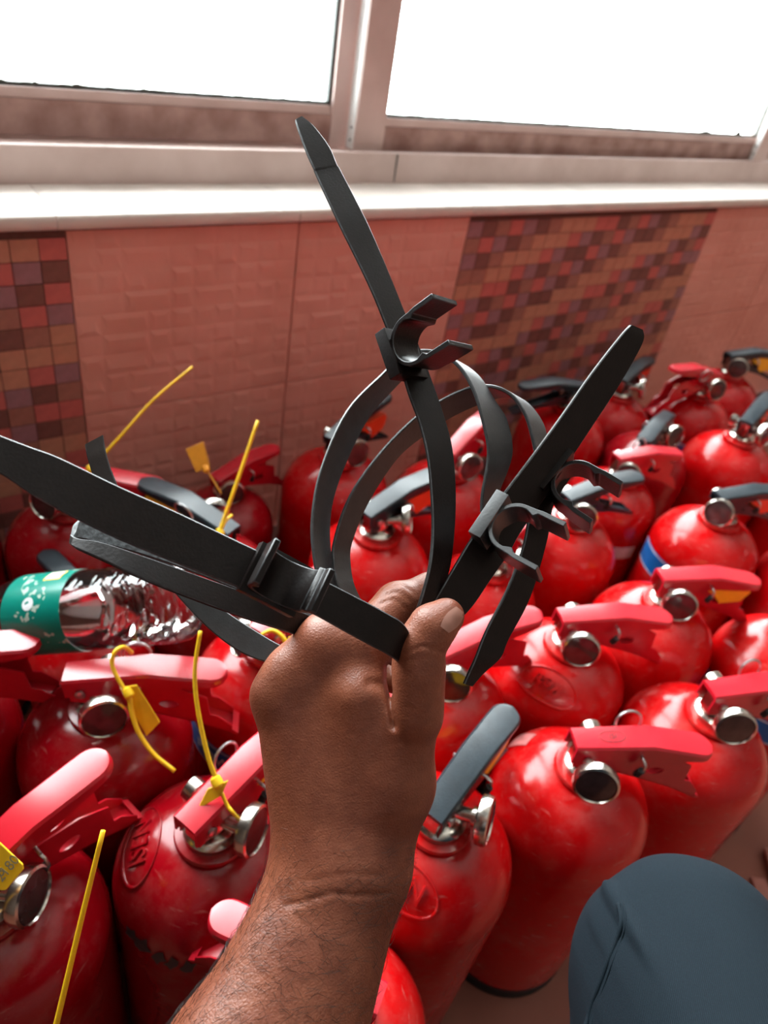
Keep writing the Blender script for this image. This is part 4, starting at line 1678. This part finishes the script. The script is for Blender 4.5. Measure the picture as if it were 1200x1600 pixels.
seal('yellow seal hooked over the red lever below the water bottle', (201, 1083), [(203, 1088), (206, 1112), (217, 1145), (240, 1178), (273, 1205)],
     [(187, 1074), (214, 1070), (250, 1128, .012), (229, 1150, .012)], [(196, 1080), (182, 1056), (175, 1036), (180, 1018), (194, 1011, .008), (206, 1020, .03)], dz(200, 1083, .392) - .012,
     rad=.0021, tagcolor='yellow')
seal('yellow seal with kite shaped tag on the extinguisher with oval emblem', (339, 1222), [(338, 1218), (326, 1185), (314, 1135), (306, 1085), (305, 1040), (313, 986)],
     [(308, 1265), (325, 1232), (357, 1219), (346, 1243)], [(346, 1238), (355, 1258), (366, 1272), (379, 1286, .02)], dz(339, 1222, .392) - .01, rad=.0017)
seal('yellow seal with long tie standing up beside a black lever', (344, 832), [(344, 828), (352, 805), (375, 740), (403, 657)], None, [(344, 832), (352, 815), (362, 805, .01)], dz(344, 832, .39), rad=.0021)
seal('thin yellow tie leaning against the tiled wall, tip highest on the left', (141, 733), [(143, 731), (190, 680), (240, 625), (301, 573)], None, [(141, 733), (120, 760), (100, 790, .02)], dz(141, 733, .40), rad=.0017)
seal('small orange seal tag in front of the wall tiles', (322, 733), [(322, 733), (334, 752), (346, 772)], [(290, 702), (318, 690), (328, 728), (307, 739)], None, dz(322, 733, .40), 'orange', .0012)
sa = seal('square yellow tag with grey print at the lower left edge', (-28, 1372), [(-28, 1372), (-60, 1420), (-110, 1500)], [(-36, 1302), (0, 1316), (36, 1350), (37, 1358), (10, 1390), (2, 1391), (-44, 1362)], None, dz(0, 1350, .40) - .02)
# grey print on that tag
dt = dz(0, 1350, .40) - .02
tq = [at(p[0], p[1], dt) for p in ((-36, 1302), (36, 1354), (6, 1391))]
tx, ty = (tq[2] - tq[1]).normalized(), (tq[1] - tq[0]).normalized()
tn = tx.cross(ty).normalized()
if tn.dot(CAM - tq[0]) < 0: tn = -tn
ty = tn.cross(tx)
if ty.dot(tq[0] - tq[1]) < 0: ty, tx = -ty, -tx
plate = [k for k in sa.children if k.name.startswith('tag_plate')][0]
for body, u0, v0 in (('2180', 13, 1356), ('38', -2, 1366)):
    me = text_mesh(body, .0095, .00005)
    c0 = at(u0, v0, dt) + tn * .001
    for v in me.vertices:
        v.co = c0 + tx * v.co.x + ty * v.co.y + tn * v.co.z
    obj('tag_print', me, M['ink_grey'], plate)
seal('long straight yellow tie rising from the bottom edge at lower left', (70, 1668), [(72, 1660), (88, 1600), (125, 1445), (161, 1298)], None, None, dz(100, 1550, .46), rad=.0016)
seal('crumpled yellow seal end just behind the knuckles', (457, 1004), [(450, 1010), (440, 994), (425, 985), (408, 992)], [(444, 1012), (452, 994), (474, 998), (470, 1018)], None, dz(457, 1004, .39), rad=.0022)

# ------------------------------------------------------------------ thin wooden strips on the floor
def strip(name_label, pts, z0, z1):
    q = [atz(p[0], p[1], 0) for p in pts]
    o = q[0].copy(); o.z = z0
    bm = bmesh.new()
    A = [bm.verts.new((p.x - o.x, p.y - o.y, 0)) for p in q]; B_ = [bm.verts.new((p.x - o.x, p.y - o.y, z1 - z0)) for p in q]
    bm.faces.new(A[::-1]); bm.faces.new(B_)
    n = len(q)
    for k in range(n): bm.faces.new((A[k], A[(k + 1) % n], B_[(k + 1) % n], B_[k]))
    bmesh.ops.bevel(bm, geom=bm.edges[:], offset=.0008, segments=1, affect='EDGES')
    w_ = obj('wooden_strip', bm, M['wood'], None)
    w_.location = o
    return tag(w_, name_label, 'wooden strip', 'pink wooden strips on the floor')


strip('shorter pink wooden strip on the floor, lower one beside the jeans knee', [(1170, 1373), (1192, 1377), (1240, 1475), (1206, 1475)], 0, .007)
strip('longer pink wooden strip on the floor, lying on the other at the right edge', [(1188, 1332), (1215, 1328), (1262, 1460), (1222, 1462)], .007, .014)
